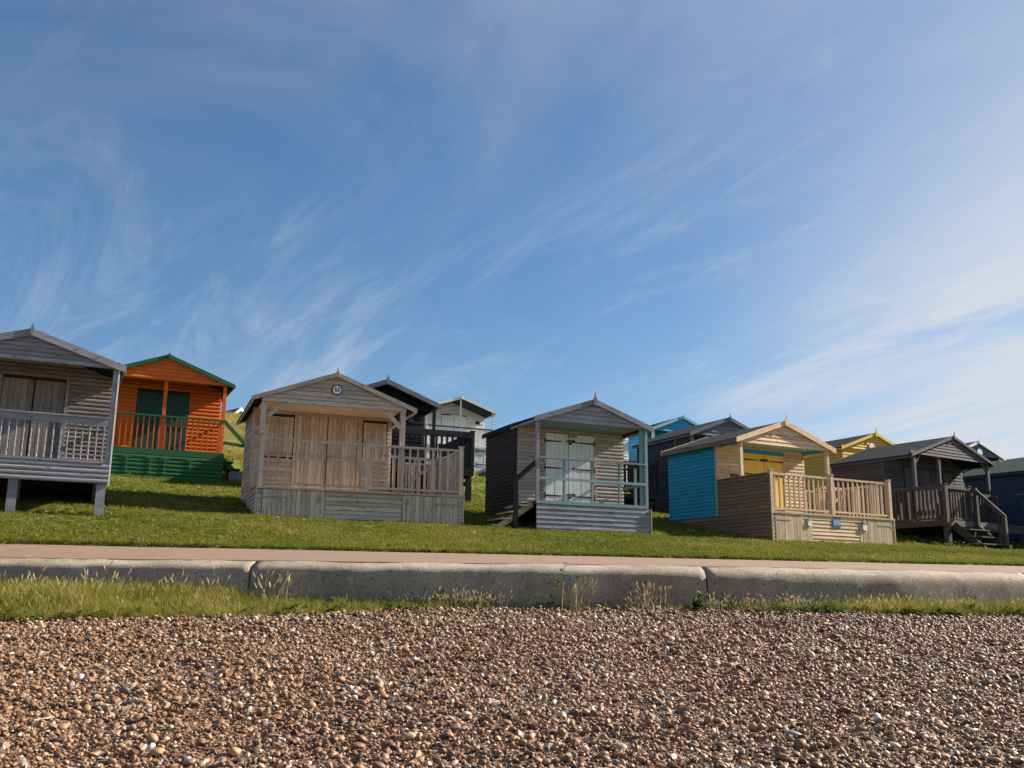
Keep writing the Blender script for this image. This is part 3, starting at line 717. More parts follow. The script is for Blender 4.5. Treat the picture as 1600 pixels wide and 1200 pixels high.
# --- grey and black hut with white doors and teal porch
def hut_teal():
    h = hut('grey hut with white double doors, teal porch rails and side steps', (.59, 22.4, 3.79), 24, -.95)
    W = 2.98; xr, zr, m = 1.48, 2.40, .345; y1 = 3.0
    h.box('floor', 0.03, W-.03, .05, y1, -.07, -.001, 'dark_stain')
    h.poly('deck_edge', (0, -.005, 0), X, [(-.01, -.075), (W-.03, -.075), (W-.03, .0), (-.01, .0)], .03, 'teal_paint')
    sk = h.poly('base', (0, .02, 0), X, [(0, -.95), (W+.02, -.95), (W+.02, -.08), (0, -.08)], .03, 'shade_dark')
    h.boards((0, .0155, 0), X, 0, W+.03, -.95, -.08, .106, LAP, 'silver_wood', sk, joints=(1.03, 2.02))
    rs = h.poly('base_side', (W+.02, .03, 0), Y, [(0, -.95), (2.9, -.95), (2.9, -.08), (0, -.08)], .03, 'shade_dark')
    h.boards((W+.0245, .03, 0), Y, 0, 2.9, -.95, -.08, .106, LAP, 'silver_wood', rs)
    h.box('corner_strip', W+.0305, W+.05, -.03, .028, -.95, -.09, 'tan_wood_grey', rs)
    fr, lw, rw = h.shell(0, W-.02, 1.18, y1, 0, xr, zr, m, ('grey_front', 'black_stain', 'black_stain'), pitch=.09, prof=LOG, zlow=-.95,
            cut=[(.76, 2.13, 0, 1.78)])
    O = (0, 1.17, 0)
    for a, b, sd in ((.78, 1.40, 1), (1.405, 2.11, -1)):
        h.door(O, X, a, b, .03, 1.78, 'white_door', .115, side=sd, hinges=(.25, .92, 1.58), frame=None)
    h.poly('door_frame', O, X, [(.72, 0), (.776, 0), (.776, 1.82), (.72, 1.82)], 0, 'grey_front', None, depth=.03)
    h.poly('door_frame', O, X, [(2.114, 0), (2.17, 0), (2.17, 1.82), (2.114, 1.82)], 0, 'tan_wood_grey', None, depth=.03)
    for z in (1.60, .28):
        p = h.poly('hasp_plate', (0, 1.135, 0), X, [(1.40, z-.035), (1.58, z-.035), (1.58, z+.035), (1.40, z+.035)], -.001, 'iron', None, depth=.02)
        h.padlock((0, 1.12, 0), X, 1.43, z-.03, p, 'iron', depth=.01)
    h.box('door_cover', 1.42, 1.62, 1.09, 1.145, 1.70, 1.745, 'steel'); h.beam('door_knob', (1.53, 1.09, .93), (1.53, 1.145, .93), .04, .04, 'iron')
    h.gable(.0, W, .0, 1.85, xr, zr, m, 'silver_wood', pitch=.105)
    h.roof(-.09, W+.08, zr-m*(xr+.09), zr-m*(W+.08-xr), xr, zr, -.06, 1.25, 'felt_black', 'silver_wood', bh=.115, finial=.19)
    v, f = prism([(-.10, zr-m*(xr+.10)-.03), (xr, zr+.001), (W+.09, zr-m*(W+.09-xr)-.03), (W+.09, zr-m*(W+.09-xr)+.085), (xr, zr+.115), (-.10, zr-m*(xr+.10)+.085)], 1.251, y1+.1)
    h.add('rear_roof', mk_mesh('rear_roof', [(a, b, c) for a, b, c in v], f, 'felt_black'))
    h.box('porch_ceiling', .05, W-.05, .10, 1.13, 1.89, 1.90, 'teal_paint')
    for x in (.03, W-.05): h.box('porch_post', x-.035, x+.035, .01, .08, -.0, 1.86, 'silver_wood' if x < 1 else 'teal_paint')
    h.box('porch_post', W-.185, W-.090, .085, .125, 0, 1.86, 'teal_paint')
    r = h.beam('railing', (.07, .03, .985), (W-.08, .03, .985), .10, .035, 'silver_wood')
    h.beam('middle_rail', (.07, .03, .51), (W-.08, .03, .51), .04, .06, 'teal_paint', r)
    for x in (.72, 1.45, 2.19): h.beam('baluster', (x, .045, 0), (x, .045, .967), .06, .045, 'teal_paint', r, up=X)
    s = h.beam('railing', (W-.05, .09, .985), (W-.05, 1.10, .985), .08, .035, 'dark_stain')
    h.beam('middle_rail', (W-.05, .09, .51), (W-.05, 1.12, .51), .04, .06, 'teal_paint', s); h.beam('baluster', (W-.05, .55, 0), (W-.05, .55, .967), .06, .05, 'teal_paint', s, up=Y)
    # steps up to the porch from the left
    st = h.steps(.0, .22, .95, -.80, -.01, 1.1, 4, 1, 'black_stain', tmat='tan_wood_grey', smat='tan_wood_grey')
    h.box('newel_post', -.50, -.40, .14, .20, -.95, .52, 'black_stain', st)
    h.beam('handrail', (-.44, .17, .46), (.02, .10, .88), .05, .11, 'black_stain', st)
hut_teal()

# --- tan hut with blue side and yellow doors
def hut_tan():
    h = hut('tan hut with bright blue side panel, yellow doors and slatted deck rail', (6.49, 24.6, 3.80), 28.5, -1.1)
    W = 4.35; xr, zr, m = 1.57, 2.52, .345; x1 = 3.20; yg = 1.05; yw = 2.03; y1 = 4.1
    h.box('floor', .03, W-.03, .03, y1, -.06, -.001, 'tan_wood_grey')
    h.beam('deck_edge', (-.02, .005, -.025), (W+.03, .005, -.025), .06, .05, 'tan_wood')
    sk = h.poly('base', (0, .02, 0), X, [(0, -1.1), (W, -1.1), (W, -.051), (0, -.051)], .03, 'shade_dark'); G = (0, .0155, 0)
    h.boards(G, X, 1.345, 3.035, -1.1, -.055, .098, LAP, 'tan_wood', sk)
    for a, b in ((0, .10), (W-.10, W)): h.boards(G, X, a, b, -1.1, -.055, .098, LAP, 'tan_wood', sk)
    for a, b, sd in ((.105, 1.34, 1), (3.04, W-.105, -1)):
        d = h.door(G, X, a, b, -1.0, -.055, 'tan_wood_grey', .10, t=.018, name='storage_door', side=sd)
        xx = a+.02 if sd > 0 else b-.02
        for hz in (-.20, -.76): h.hinge(G, X, xx, hz, .48, d, depth=.026, side=sd, mat='steel', hw=.04)
        h.padlock(G, X, b-.10 if sd > 0 else a+.17, -.20, d, 'lock_white', depth=.03, k=2.0 if sd > 0 else 2.6)
    for x in (0, W): h.box('corner_strip', x-.012, x+.012, -.022, .02, -1.1, -.051, 'tan_wood', sk)
    sg = h.poly('sign', G, X, [(2.06, -.33), (2.34, -.33), (2.34, -.07), (2.06, -.07)], -.021, 'sign_blue', None, depth=.03)
    h.poly('sign_panel', G, X, [(2.085, -.27), (2.325, -.27), (2.325, -.135), (2.085, -.135)], -.0305, 'sign_pale', sg, depth=.033)
    # solid boarded left side of the deck
    ls = h.poly('deck_screen', (0, yw-.04, 0), -Y, [(0, -1.1), (yw-.075, -1.1), (yw-.075, .94), (0, .94)], .04, 'shade_dark')
    h.boards((-.0045, yw-.04, 0), -Y, 0, yw-.07, -1.1, .94, .098, LAP, 'brown_stain', ls)
    h.beam('screen_cap', (.01, .10, .955), (.01, yw-.06, .955), .09, .03, 'brown_stain', ls)
    rs = h.poly('base_side', (W, .03, 0), Y, [(0, -1.1), (4.0, -1.1), (4.0, -.065), (0, -.065)], .03, 'tan_wood_grey')
    fr, lw, rw = h.shell(0, x1, yw, y1, 0, xr, zr, m, ('tan_wood', 'blue_paint', 'tan_wood', 'tan_wood_grey'), pitch=.10, right=True,
            cut=[(.93, 2.38, 0, 1.80)])
    lo = h.poly('base_side', (0, y1, 0), -Y, [(0, -1.1), (y1-yw+.03, -1.1), (y1-yw+.03, -.002), (0, -.002)], .03, 'shade_dark')
    h.boards((-.0045, y1, 0), -Y, 0, y1-yw+.03, -1.1, -.01, .098, LAP, 'brown_stain', lo)
    O = (0, yw-.01, 0)
    for a, b, sd in ((.95, 1.655, 1), (1.66, 2.36, -1)):
        d = h.door(O, X, a, b, .03, 1.78, 'yellow_paint', .115, side=sd, hinges=(.25, 1.20, 1.60))
    p = h.poly('hasp_plate', (0, yw-.045, 0), X, [(1.52, 1.58), (1.80, 1.58), (1.80, 1.64), (1.52, 1.64)], -.001, 'iron', None, depth=.02)
    h.poly('door_head', O, X, [(.90, 1.785), (2.42, 1.785), (2.42, 1.88), (.90, 1.88)], 0, 'blue_paint', None, depth=.03)
    for x in (.925, 2.39): h.poly('door_frame', O, X, [(x-.026, 0), (x+.026, 0), (x+.026, 1.783), (x-.026, 1.783)], 0, 'tan_wood_grey', None, depth=.035)
    h.poly('door_latch', (0, yw-.03, 0), X, [(.46, 1.08), (.80, 1.11), (.80, 1.14), (.46, 1.16)], -.001, 'iron', None, depth=.02)
    h.gable(.0, x1, yg, 1.87, xr, zr, m, 'tan_wood', pitch=.098)
    h.roof(-.17, x1+.18, zr-m*(xr+.17), zr-m*(x1+.18-xr), xr, zr, yg-.06, y1+.1, 'felt_grey', 'tan_wood', bh=.125, finial=.17)
    h.beam('eave_board', (-.165, yg, zr-m*(xr+.17)-.02), (-.165, y1+.08, zr-m*(xr+.17)-.02), .02, .10, 'brown_stain')
    h.beam('wall_plate', (.05, yg+.10, 1.90), (.05, yw-.05, 1.90), .06, .09, 'blue_paint'); h.beam('wall_plate', (x1-.05, yg+.10, 1.90), (x1-.05, yw-.05, 1.90), .06, .09, 'blue_paint')
    h.box('porch_ceiling', .09, x1-.09, yg+.11, yw-.05, 1.945, 1.955, 'teal_paint')
    for x in (.045, x1-.045): h.box('porch_post', x-.045, x+.045, yg+.01, yg+.10, 0, 1.88, 'tan_wood')
    h.railing((.05, .05, 0), (2.14, .05, 0), .97, 12, 'tan_wood_grey', ph=1.03)
    h.railing((2.14, .05, 0), (W-.06, .05, 0), .97, 12, 'tan_wood_grey', ph=1.03, posts=(0, 1))
    h.railing((W-.06, .10, 0), (W-.06, 2.6, 0), .97, 19, 'tan_wood_grey', posts=(0, 1))
    h.railing((W-.11, 2.62, 0), (x1+.05, 2.62, 0), .97, 6, 'tan_wood_grey', posts=(0, 0))
    g = h.beam('gate', (x1+.06, 1.5, .92), (W-.14, 1.5, .92), .04, .07, 'tan_wood_grey')
    h.beam('brace', (x1+.08, 1.5, .12), (W-.16, 1.5, .88), .03, .07, 'tan_wood_grey', g); h.beam('bottom_rail', (x1+.06, 1.5, .12), (W-.14, 1.5, .12), .035, .06, 'tan_wood_grey', g)
hut_tan()

# --- dark stained hut on stilts with front steps
def hut_dark():
    h = hut('dark stained hut raised on posts with railed deck and front steps', (12.32, 28, 3.91), 33, -1.05)
    xr, zr, m = 2.07, 2.66, .345; x1 = 4.0; yg = .95; yw = 1.95; y1 = 3.85
    h.box('floor', 0, x1, 0.0, y1, -.09, -.001, 'dark_stain')
    for x in (.10, 1.35, 2.6, x1-.10):
        for y in (.06, 1.95, 3.7): h.box('leg', x-.075, x+.075, y-.075, y+.075, -1.15, -.092, 'dark_stain')
    for y in (.03, 1.9): h.box('joist', .02, x1-.02, y-.025, y+.025, -.25, -.0925, 'dark_stain')
    e = h.poly('deck_edge', (0, -.03, 0), X, [(0, -.17), (2.45, -.17), (2.45, .0), (0, .0)], .026, 'dark_stain_grey')
    h.poly('deck_edge', (0, .0, 0), -Y, [(-y1, -.17), (-.0, -.17), (-.0, .0), (-y1, .0)], .0, 'dark_stain', None, depth=.026)
    fr, lw, rw = h.shell(0, x1, yw, y1, 0, xr, zr, m, ('dark_stain_grey', 'dark_stain', 'dark_stain'), pitch=.10,
                         cut=[(.92, 3.55, 0, 1.80)])
    O = (0, yw-.01, 0)
    for i, (a, b) in enumerate(((.95, 1.60), (1.63, 2.30), (2.33, 2.88), (2.93, 3.5))):
        h.door(O, X, a, b, .03, 1.76, 'dark_stain_grey', .10, side=1 if i % 2 == 0 else -1, frame='dark_stain' if i == 1 else None)
    h.gable(.0, x1, yg, 2.0, xr, zr, m, 'dark_stain_grey', pitch=.09)
    h.roof(-.06, x1+.10, zr-m*(xr+.06), zr-m*(x1+.10-xr), xr, zr, yg-.05, y1+.1, 'felt_black', 'dark_stain_grey', bh=.07, finial=.12)
    for x in (.14, 1.35, x1-.12):
        p = h.box('porch_post', x-.045, x+.045, yg+.01, yg+.10, 0, 2.01, 'dark_stain_grey')
        if x != 1.35:
            s_ = 1 if x < 2 else -1
            h.beam('brace', (x+.03*s_, yg+.05, 1.72), (x+.32*s_, yg+.05, 2.01), .05, .06, 'dark_stain_grey', p)
    h.railing((.06, .03, 0), (1.20, .03, 0), .98, 8, 'dark_stain', post=.12, ph=1.0, rail=(.1, .09), low=.03)
    h.railing((1.26, .80, 0), (x1-.1, .80, 0), .98, 17, 'dark_stain', post=.09, posts=(0, 1), rail=(.08, .09), low=.03)
    h.railing((.05, .10, 0), (.05, 2.0, 0), 1.0, 14, 'dark_stain', post=.08, posts=(0, 1), rail=(.09, .09), bw=.07, low=.03)
    h.railing((1.20, .10, 0), (1.20, .76, 0), .98, 4, 'dark_stain', posts=(0, 1), rail=(.08, .09), low=.03)
    # steps running down towards the beach
    st = None
    for xx in (.22, 1.28):
        b = h.beam('steps' if st is None else 'stringer', (xx+.06, -.03, -.14), (xx+.06, -1.0, -.98), .05, .2, 'dark_stain', st); st = st or b
    for i in range(3):
        h.box('tread', .20, 1.42, -.28-.25*i-.13, -.28-.25*i+.12, -.29-.215*i, -.255-.215*i, 'dark_stain', st)
    for xx in (1.36,):
        h.box('newel_post', xx-.05, xx+.05, -.95, -.85, -1.15, .12, 'dark_stain', st); h.box('newel_post', xx-.05, xx+.05, -.14, -.04, -1.1, .98, 'dark_stain', st)
        h.beam('handrail', (xx, -.06, .93), (xx, -.93, .08), .05, .10, 'dark_stain', st)
    h.box('post_foot', 1.30, 1.44, -1.02, -.84, -1.15, -.70, 'dark_stain', st)
hut_dark()

# --- navy hut at the right edge with green roof
def hut_navy_edge():
    h = hut('dark navy hut with green felt roof at the right edge', (15.14, 33, 5.79), 33, -2.3)
    # local: back-left eave corner at origin, hut runs towards -y
    W = 3.2; yf, yb = -4.6, .0; xr, zr, m = 1.6, .50, .34
    v = -2.3
    h.box('floor', .02, W-.02, yf+.9, yb-.05, v+.5, v+.56, 'navy_paint')
    for x in (.1, W-.1):
        for y in (-.3, -2.2, yf+.2): h.box('leg', x-.07, x+.07, y-.07, y+.07, v-.1, v+.499, 'navy_paint')
    lw = h.poly('side_wall', (.0, yb-.1, 0), -Y, [(0, v+.12), (4.0, v+.12), (4.0, zr-m*xr-.004), (0, zr-m*xr-.004)], .04, 'navy_paint')
    h.boards((-.0045, yb-.1, 0), -Y, 0, 4.0, v+.12, zr-m*xr-.01, .11, LAP, 'navy_paint', lw)
    h.poly('back_wall', (0, yb-.1, 0), -X, [(-W, v+.12), (-.042, v+.12), (-.042, zr-m*xr-.004), (-xr, zr-.004), (-W, zr-m*xr-.004)], .04, 'navy_paint')
    h.poly('side_wall', (W, yf+.6, 0), Y, [(0, v+.12), (4.0-.1, v+.12), (3.9, zr-m*xr-.004), (0, zr-m*xr-.004)], .04, 'navy_paint')
    h.poly('front_wall', (0, yf+.9, 0), X, [(.042, v+.12), (W-.042, v+.12), (W-.042, zr-m*xr-.004), (xr, zr-.004), (.042, zr-m*xr-.004)], .04, 'navy_paint')
    h.gable(0, W, yf+.05, zr-m*xr-.05, xr, zr, m, 'navy_paint', pitch=.12)
    for x in (.05, W-.05): h.box('porch_post', x-.04, x+.04, yf+.06, yf+.15, v+.56, zr-m*xr, 'navy_paint')
    h.roof(-.16, W+.16, zr-m*(xr+.16), zr-m*(W+.16-xr), xr, zr, yf, yb, 'felt_green', 'navy_paint', bh=.08, finial=.12)
    d = h.poly('side_hatch', (-.022, yb-.1, 0), -Y, [(2.05, v+.55), (2.85, v+.55), (2.85, -.55), (2.05, -.55)], 0, 'navy_paint', None, depth=.02)
    h.hinge((-.022, yb-.1, 0), -Y, 2.05, -.78, .34, d, depth=.022, side=-1, mat='steel', hw=.03)
    # short chain hanging beside the hatch
    for i in range(14): h.box('chain_link', -.062, -.046, yb-2.08-.016, yb-2.08+.016, -1.95+.065*i, -1.95+.065*i+.04, 'steel', d)
hut_navy_edge()

# --- dark navy hut behind number 55
def hut_navy_back():
    h = hut('dark navy hut with deep gable overhang behind the 55 hut', (-1.064, 28, 4.99), 22, -.9)
    x1 = -1.09; xr, zr, m = -2.54, 2.60, .385; x0 = 2*xr-x1; yw = 1.4; y1 = 3.6; zf = .16
    h.box('floor', x0, 0, 0.03, y1, .03, zf, 'black_stain')
    h.poly('deck_edge', (0, .0, 0), X, [(x0, .0), (0, .0), (0, zf+.04), (x0, zf+.04)], .026, 'black_stain'); h.poly('deck_edge', (0, .03, 0), Y, [(0, 0), (y1-.1, 0), (y1-.1, zf+.04), (0, zf+.04)], .026, 'black_stain')
    for x in (-.12, -1.6, -3.2, x0+.15):
        for y in (.1, 2.0, 3.4): h.box('leg', x-.07, x+.07, y-.07, y+.07, -1.0, .029, 'black_stain')
    h.box('cross_beam', -.6, -.19, .05, .12, -.30, -.17, 'black_stain'); h.box('cross_beam', -.6, -.19, .05, .12, .02-.08, .028, 'black_stain')
    h.shell(x0, x1, yw, y1, zf, xr, zr, m, ('black_stain', 'black_stain', 'black_stain'), pitch=.13)
    h.gable(x0, x1, .95, 1.95, xr, zr, m, 'black_stain', pitch=.13)
    h.roof(x0-.1, x1+.12, zr-m*(xr-x0+.1), zr-m*(x1+.12-xr), xr, zr, .28, y1+.1, 'felt_black', 'silver_wood', bh=.13, finial=.17)
    h.text('56', .16, (0, yw-.03, 0), X, -1.50, 1.72, 'silver_wood', None, depth=.004, name='number')
    h.box('porch_post', x1-.06, x1+.02, .33, .41, zf, 2.0, 'black_stain'); h.box('porch_post', x0, x0+.08, .33, .41, zf, 2.0, 'black_stain')
    h.railing((x0+.05, .05, zf), (-.04, .05, zf), 1.10, 24, 'black_stain', post=.10, ph=1.12, rail=(.11, .17), bw=.05, low=.05)
    h.railing((-.05, .11, zf), (-.05, 3.0, zf), 1.10, 17, 'black_stain', post=.10, posts=(0, 1), rail=(.11, .17), bw=.06, low=.05)
    h.beam('inner_rail', (-.18, .3, 1.0), (-.18, 2.0, .98), .05, .2, 'black_stain')
hut_navy_back()

# --- white hut higher up
def hut_white():
    h = hut('white painted hut with slim porch posts, above the dark navy hut', (-1, 36, 6.36), 24, -.5)
    xr, zr, m = -.94, 2.44, .34; x1 = .38; x0 = 2*xr-x1; yw = 1.0; y1 = 3.0; zf = .66
    h.box('floor', x0, x1, .03, y1, zf-.08, zf, 'white_paint')
    b = h.poly('base', (0, .02, 0), X, [(x0, -.5), (x1, -.5), (x1, zf-.0), (x0, zf)], .03, 'white_paint')
    h.planks((0, .0155, 0), X, x0, x1, -.5, zf-.03, .13, 'white_paint', b, t=.02)
    h.hinge((0, .0, 0), X, -.30, .52, .36, b, depth=.012, side=1); h.hinge((0, .0, 0), X, -.30, .02, .36, b, depth=.012, side=1)
    h.poly('deck_edge', (0, -.012, 0), X, [(x0-.02, zf-.05), (x1+.02, zf-.05), (x1+.02, zf+.03), (x0-.02, zf+.03)], .0, 'white_paint', None, depth=.03)
    h.shell(x0, x1, yw, y1, zf, xr, zr, m, ('white_paint', 'white_paint', 'white_paint'), pitch=.14, cut=[(-1.36, -.33, zf, 1.95)])
    for a, b_, sd in ((-1.35, -.85, 1), (-.84, -.34, -1)): d = h.door((0, yw-.01, 0), X, a, b_, zf+.02, 1.94, 'white_paint', .25, side=sd)
    h.poly('door_bar', (0, yw-.04, 0), X, [(-.98, 1.93), (-.66, 1.93), (-.66, 1.97), (-.98, 1.97)], 0, 'lock_white', None, depth=.02)
    h.poly('sign', (0, yw-.03, 0), X, [(0.02, 1.68), (.20, 1.68), (.20, 1.80), (.02, 1.80)], 0, 'iron', None, depth=.01)
    h.roof(x0-.1, x1+.1, zr-m*(xr-x0+.1), zr-m*(x1+.1-xr), xr, zr, -.06, y1+.1, 'felt_grey', 'white_paint', bh=.09, finial=.12)
    for x in (x0+.03, xr, x1-.03): h.box('porch_post', x-.028, x+.028, .02, .076, zf+.03, zr-m*abs(x-xr)-.005, 'white_paint')
    r = h.beam('railing', (x0, .05, 1.34), (x1, .05, 1.34), .06, .05, 'dark_stain_grey')
    h.planks((0, .05, 0), X, x0+.03, x1-.03, zf+.04, 1.30, .105, 'white_paint', r, t=.02, gap=.03, name='baluster')
    h.railing((x1-.03, .1, zf), (x1-.03, .95, zf), .64, 7, 'white_paint', posts=(0, 0), rail=(.05, .04), low=.03)
hut_white()

# --- the upper row, seen only above the front huts
def upper_hut(label, apex, th, left, right, slope, depth, mats, zb, roofmat, barge, gablez, post=True, finial=.14, extra=None, yporch=1.0):
    h = hut(label, apex, th, zb)
    x0, x1 = -left+.12, right-.12; zr = -.06; m = slope; floor = gablez-1.85
    h.box('floor', x0, x1, .03, depth, floor-.08, floor, mats[1])
    for x in (x0+.1, x1-.1):
        for y in (.15, depth-.15): h.box('leg', x-.07, x+.07, y-.07, y+.07, zb-.1, floor-.081, mats[1])
    h.shell(x0, x1, yporch, depth, floor, 0, zr, m, mats, pitch=.12, zlow=zb+.05, front=True)
    h.gable(x0, x1, 0, gablez, 0, zr, m, mats[3] if len(mats) > 3 else mats[0], pitch=.11)
    h.roof(-left, right, zr-m*left, zr-m*right, 0, zr, -.06, depth+.1, roofmat, barge, bh=.10, finial=finial)
    if post:
        for x in (x0+.045, x1-.045): h.box('porch_post', x-.045, x+.045, .04, .12, floor, gablez+.01, post)
    if extra: extra(h, x0, x1, floor, gablez)
    return h
def ex_slate(h, x0, x1, fl, g):
    b = h.poly('base', (0, .02, 0), X, [(x0, -3.4), (x1, -3.4), (x1, fl), (x0, fl)], .03, 'slate_dark')
    h.poly('base_side', (x0, 3.2, 0), -Y, [(0, -3.4), (3.18, -3.4), (3.18, fl-.1), (0, fl-.1)], .03, 'dark_stain_grey')
    h.boards((x0-.0045, 3.2, 0), -Y, 0, 3.18, -3.3, fl-.1, .12, LAP, 'dark_stain_grey', b)
upper_hut('slate grey hut with dark side, between the teal porch and tan huts', (6.93, 31, 7.34), 26, 1.56, 1.56, .40, 3.1, ('slate_wood', 'slate_dark', 'slate_dark', 'slate_wood'), -3.1, 'felt_grey', 'slate_wood', -.66, 'silver_wood', finial=.10, extra=None, yporch=.9)
upper_hut('sky blue hut with pale trim on the upper row', (6.69, 38, 8.66), 25, 1.48, 1.48, .40, 3.2, ('sky_blue_paint',)*4, -3.0, 'felt_black', 'pale_blue_trim', -.66, 'white_paint', finial=.09)
def ex_yellow(h, x0, x1, fl, g):
    pts = [(-.24+.13*math.cos(i*math.pi/10), -.56+.13*math.sin(i*math.pi/10)) for i in range(20)]
    s = h.poly('round_sign', (0, -.03, 0), X, pts, 0, 'plaque_white', None, depth=.02)
upper_hut('mustard yellow hut with dark roof behind the tan hut', (13.81, 37, 7.91), 28, 1.84, 1.84, .37, 3.0, ('ochre_paint',)*4, -3.4, 'felt_black', 'yellow_paint', -.70, 'ochre_paint', finial=.20, extra=ex_yellow, yporch=.03)
def ex_navy(h, x0, x1, fl, g):
    pts = [(.02+.16*math.cos(i*math.pi/10), -.50+.16*math.sin(i*math.pi/10)) for i in range(20)]
    h.poly('round_sign', (0, -.03, 0), X, pts, 0, 'plaque_white', None, depth=.02)
upper_hut('slate blue hut with white bargeboards behind the dark stained hut', (20.1, 42, 8.45), 28, 1.66, 1.66, .385, 3.0, ('slate_blue_paint',)*4, -3.3, 'felt_black', 'white_paint', -.66, 'white_paint', finial=.14, extra=ex_navy, yporch=.9)
upper_hut('small blue-grey hut with a finial, peeking over the green roof', (25.2, 46.5, 8.55), 28, 1.6, 1.6, .36, 3.0, ('slate_blue_paint',)*4, -3.2, 'felt_green', 'slate_blue_paint', -.62, 'slate_blue_paint', finial=.32, yporch=.9)
upper_hut('white hut glimpsed through the porch of the dark stained hut', (16.7, 39, 8.0), 28, 1.45, 1.45, .36, 2.8, ('white_paint',)*4, -3.2, 'felt_grey', 'white_paint', -.60, 'white_paint', finial=0, yporch=.9)
# white railed hut glimpsed past the teal porch
upper_hut('white planked hut glimpsed between the teal porch hut and the sky blue hut', (3.3, 36.5, 8.4), 25, 1.4, 1.4, .36, 2.8, ('white_paint',)*4, -2.9, 'felt_grey', 'white_paint', -.60, False, finial=0, yporch=.06)
# dark deck rail belonging to the slate hut, seen through the teal porch
def dark_deck():
    t = Thing('timber_deck', 'dark timber deck with rail seen through the teal porch', 'deck', (4.05, 30.0, 4.62), 26, -.4)
    t.box('floor', -1.2, .6, 0, 1.6, -.02, .10, 'black_stain')
    for x in (-1.1, .5):
        for y in (.1, 1.5): t.box('leg', x-.06, x+.06, y-.06, y+.06, -.6, -.021, 'black_stain')
    t.railing((-1.15, .06, .1), (.55, .06, .1), 1.0, 12, 'black_stain', bw=.06, rail=(.08, .12)); t.railing((.55, .11, .1), (.55, 1.5, .1), 1.0, 10, 'black_stain', bw=.06, posts=(0, 1), rail=(.08, .12))
dark_deck()

# --- house beyond the hill
def far_house():
    t = Thing('house', 'house with dark roof and white bargeboards beyond the grassy crest', 'house', (-21.4, 76, 9.95), 45, 0)
    W, dpt, ze, zr = 4.2, 9, 3.9, 5.9
    t.poly('wall', (0, 0, 0), X, [(-W/2, -1), (W/2, -1), (W/2, ze), (0, zr-.1), (-W/2, ze)], dpt, 'house_wall')
    m = (zr-ze)/(W/2)
    t.roof(-W/2-.4, W/2+.4, zr-m*(W/2+.4), zr-m*(W/2+.4), 0, zr, -.35, dpt+.3, 'slate_roof', 'white_paint', bh=.26, t=.12, finial=0)
    w = t.poly('window', (0, -.02, 0), X, [(-.5, 2.2), (.5, 2.2), (.5, 3.4), (-.5, 3.4)], 0, 'white_paint', None, depth=.04)
    for a in (-.44, .03): t.poly('pane', (0, -.065, 0), X, [(a, 2.27), (a+.41, 2.27), (a+.41, 3.33), (a, 3.33)], 0, 'shade_dark', w, depth=.003)
far_house()
o.location = (-7.96+.45*math.cos(rad(25))-.35*math.sin(rad(25)), 27+.45*math.sin(rad(25))+.35*math.cos(rad(25)), 0)
o.location.z = ground(o.location.x, o.location.y)-.02; o.rotation_euler = (0, 0, rad(25))

# ------------------------------------------------------------------ scattered stuff
def proto_coll(name, meshes):
    c = bpy.data.collections.new(name)
    for i, me in enumerate(meshes):
        ob = bpy.data.objects.new('%s_%02d' % (name, i), me); c.objects.link(ob)
    return c
def scatter(name, P, rot, scl, var, tone, coll, label, cat):
    me = bpy.data.meshes.new(name); me.vertices.add(len(P)); me.vertices.foreach_set('co', np.asarray(P, np.float32).ravel())
    for an, ty, key, dat in (('rot', 'FLOAT_VECTOR', 'vector', rot), ('scl', 'FLOAT_VECTOR', 'vector', scl), ('var', 'INT', 'value', var), ('tone', 'FLOAT', 'value', tone)):
        at = me.attributes.new(an, ty, 'POINT'); at.data.foreach_set(key, np.asarray(dat, np.int32 if ty == 'INT' else np.float32).ravel())
    ob = top(name, me, label, cat, kind='stuff')
    g = bpy.data.node_groups.new(name, 'GeometryNodeTree')
    g.interface.new_socket('Geometry', in_out='INPUT', socket_type='NodeSocketGeometry'); g.interface.new_socket('Geometry', in_out='OUTPUT', socket_type='NodeSocketGeometry')
    N, L = g.nodes, g.links
    gi, go = N.new('NodeGroupInput'), N.new('NodeGroupOutput')
    ci = N.new('GeometryNodeCollectionInfo'); ci.inputs['Collection'].default_value = coll; ci.inputs['Separate Children'].default_value = True; ci.inputs['Reset Children'].default_value = True
    ip = N.new('GeometryNodeInstanceOnPoints'); ip.inputs['Pick Instance'].default_value = True
    def na(n, ty):
        a = N.new('GeometryNodeInputNamedAttribute'); a.data_type = ty; a.inputs['Name'].default_value = n
        return [q for q in a.outputs if q.enabled][0]
    L.new(gi.outputs[0], ip.inputs['Points']); L.new(ci.outputs[0], ip.inputs['Instance'])
    L.new(na('var', 'INT'), ip.inputs['Instance Index'])
    e2r = N.new('FunctionNodeEulerToRotation'); L.new(na('rot', 'FLOAT_VECTOR'), e2r.inputs[0]); L.new(e2r.outputs[0], ip.inputs['Rotation'])
    L.new(na('scl', 'FLOAT_VECTOR'), ip.inputs['Scale']); L.new(ip.outputs[0], go.inputs[0])
    md = ob.modifiers.new('scatter', 'NODES'); md.node_group = g
    return ob

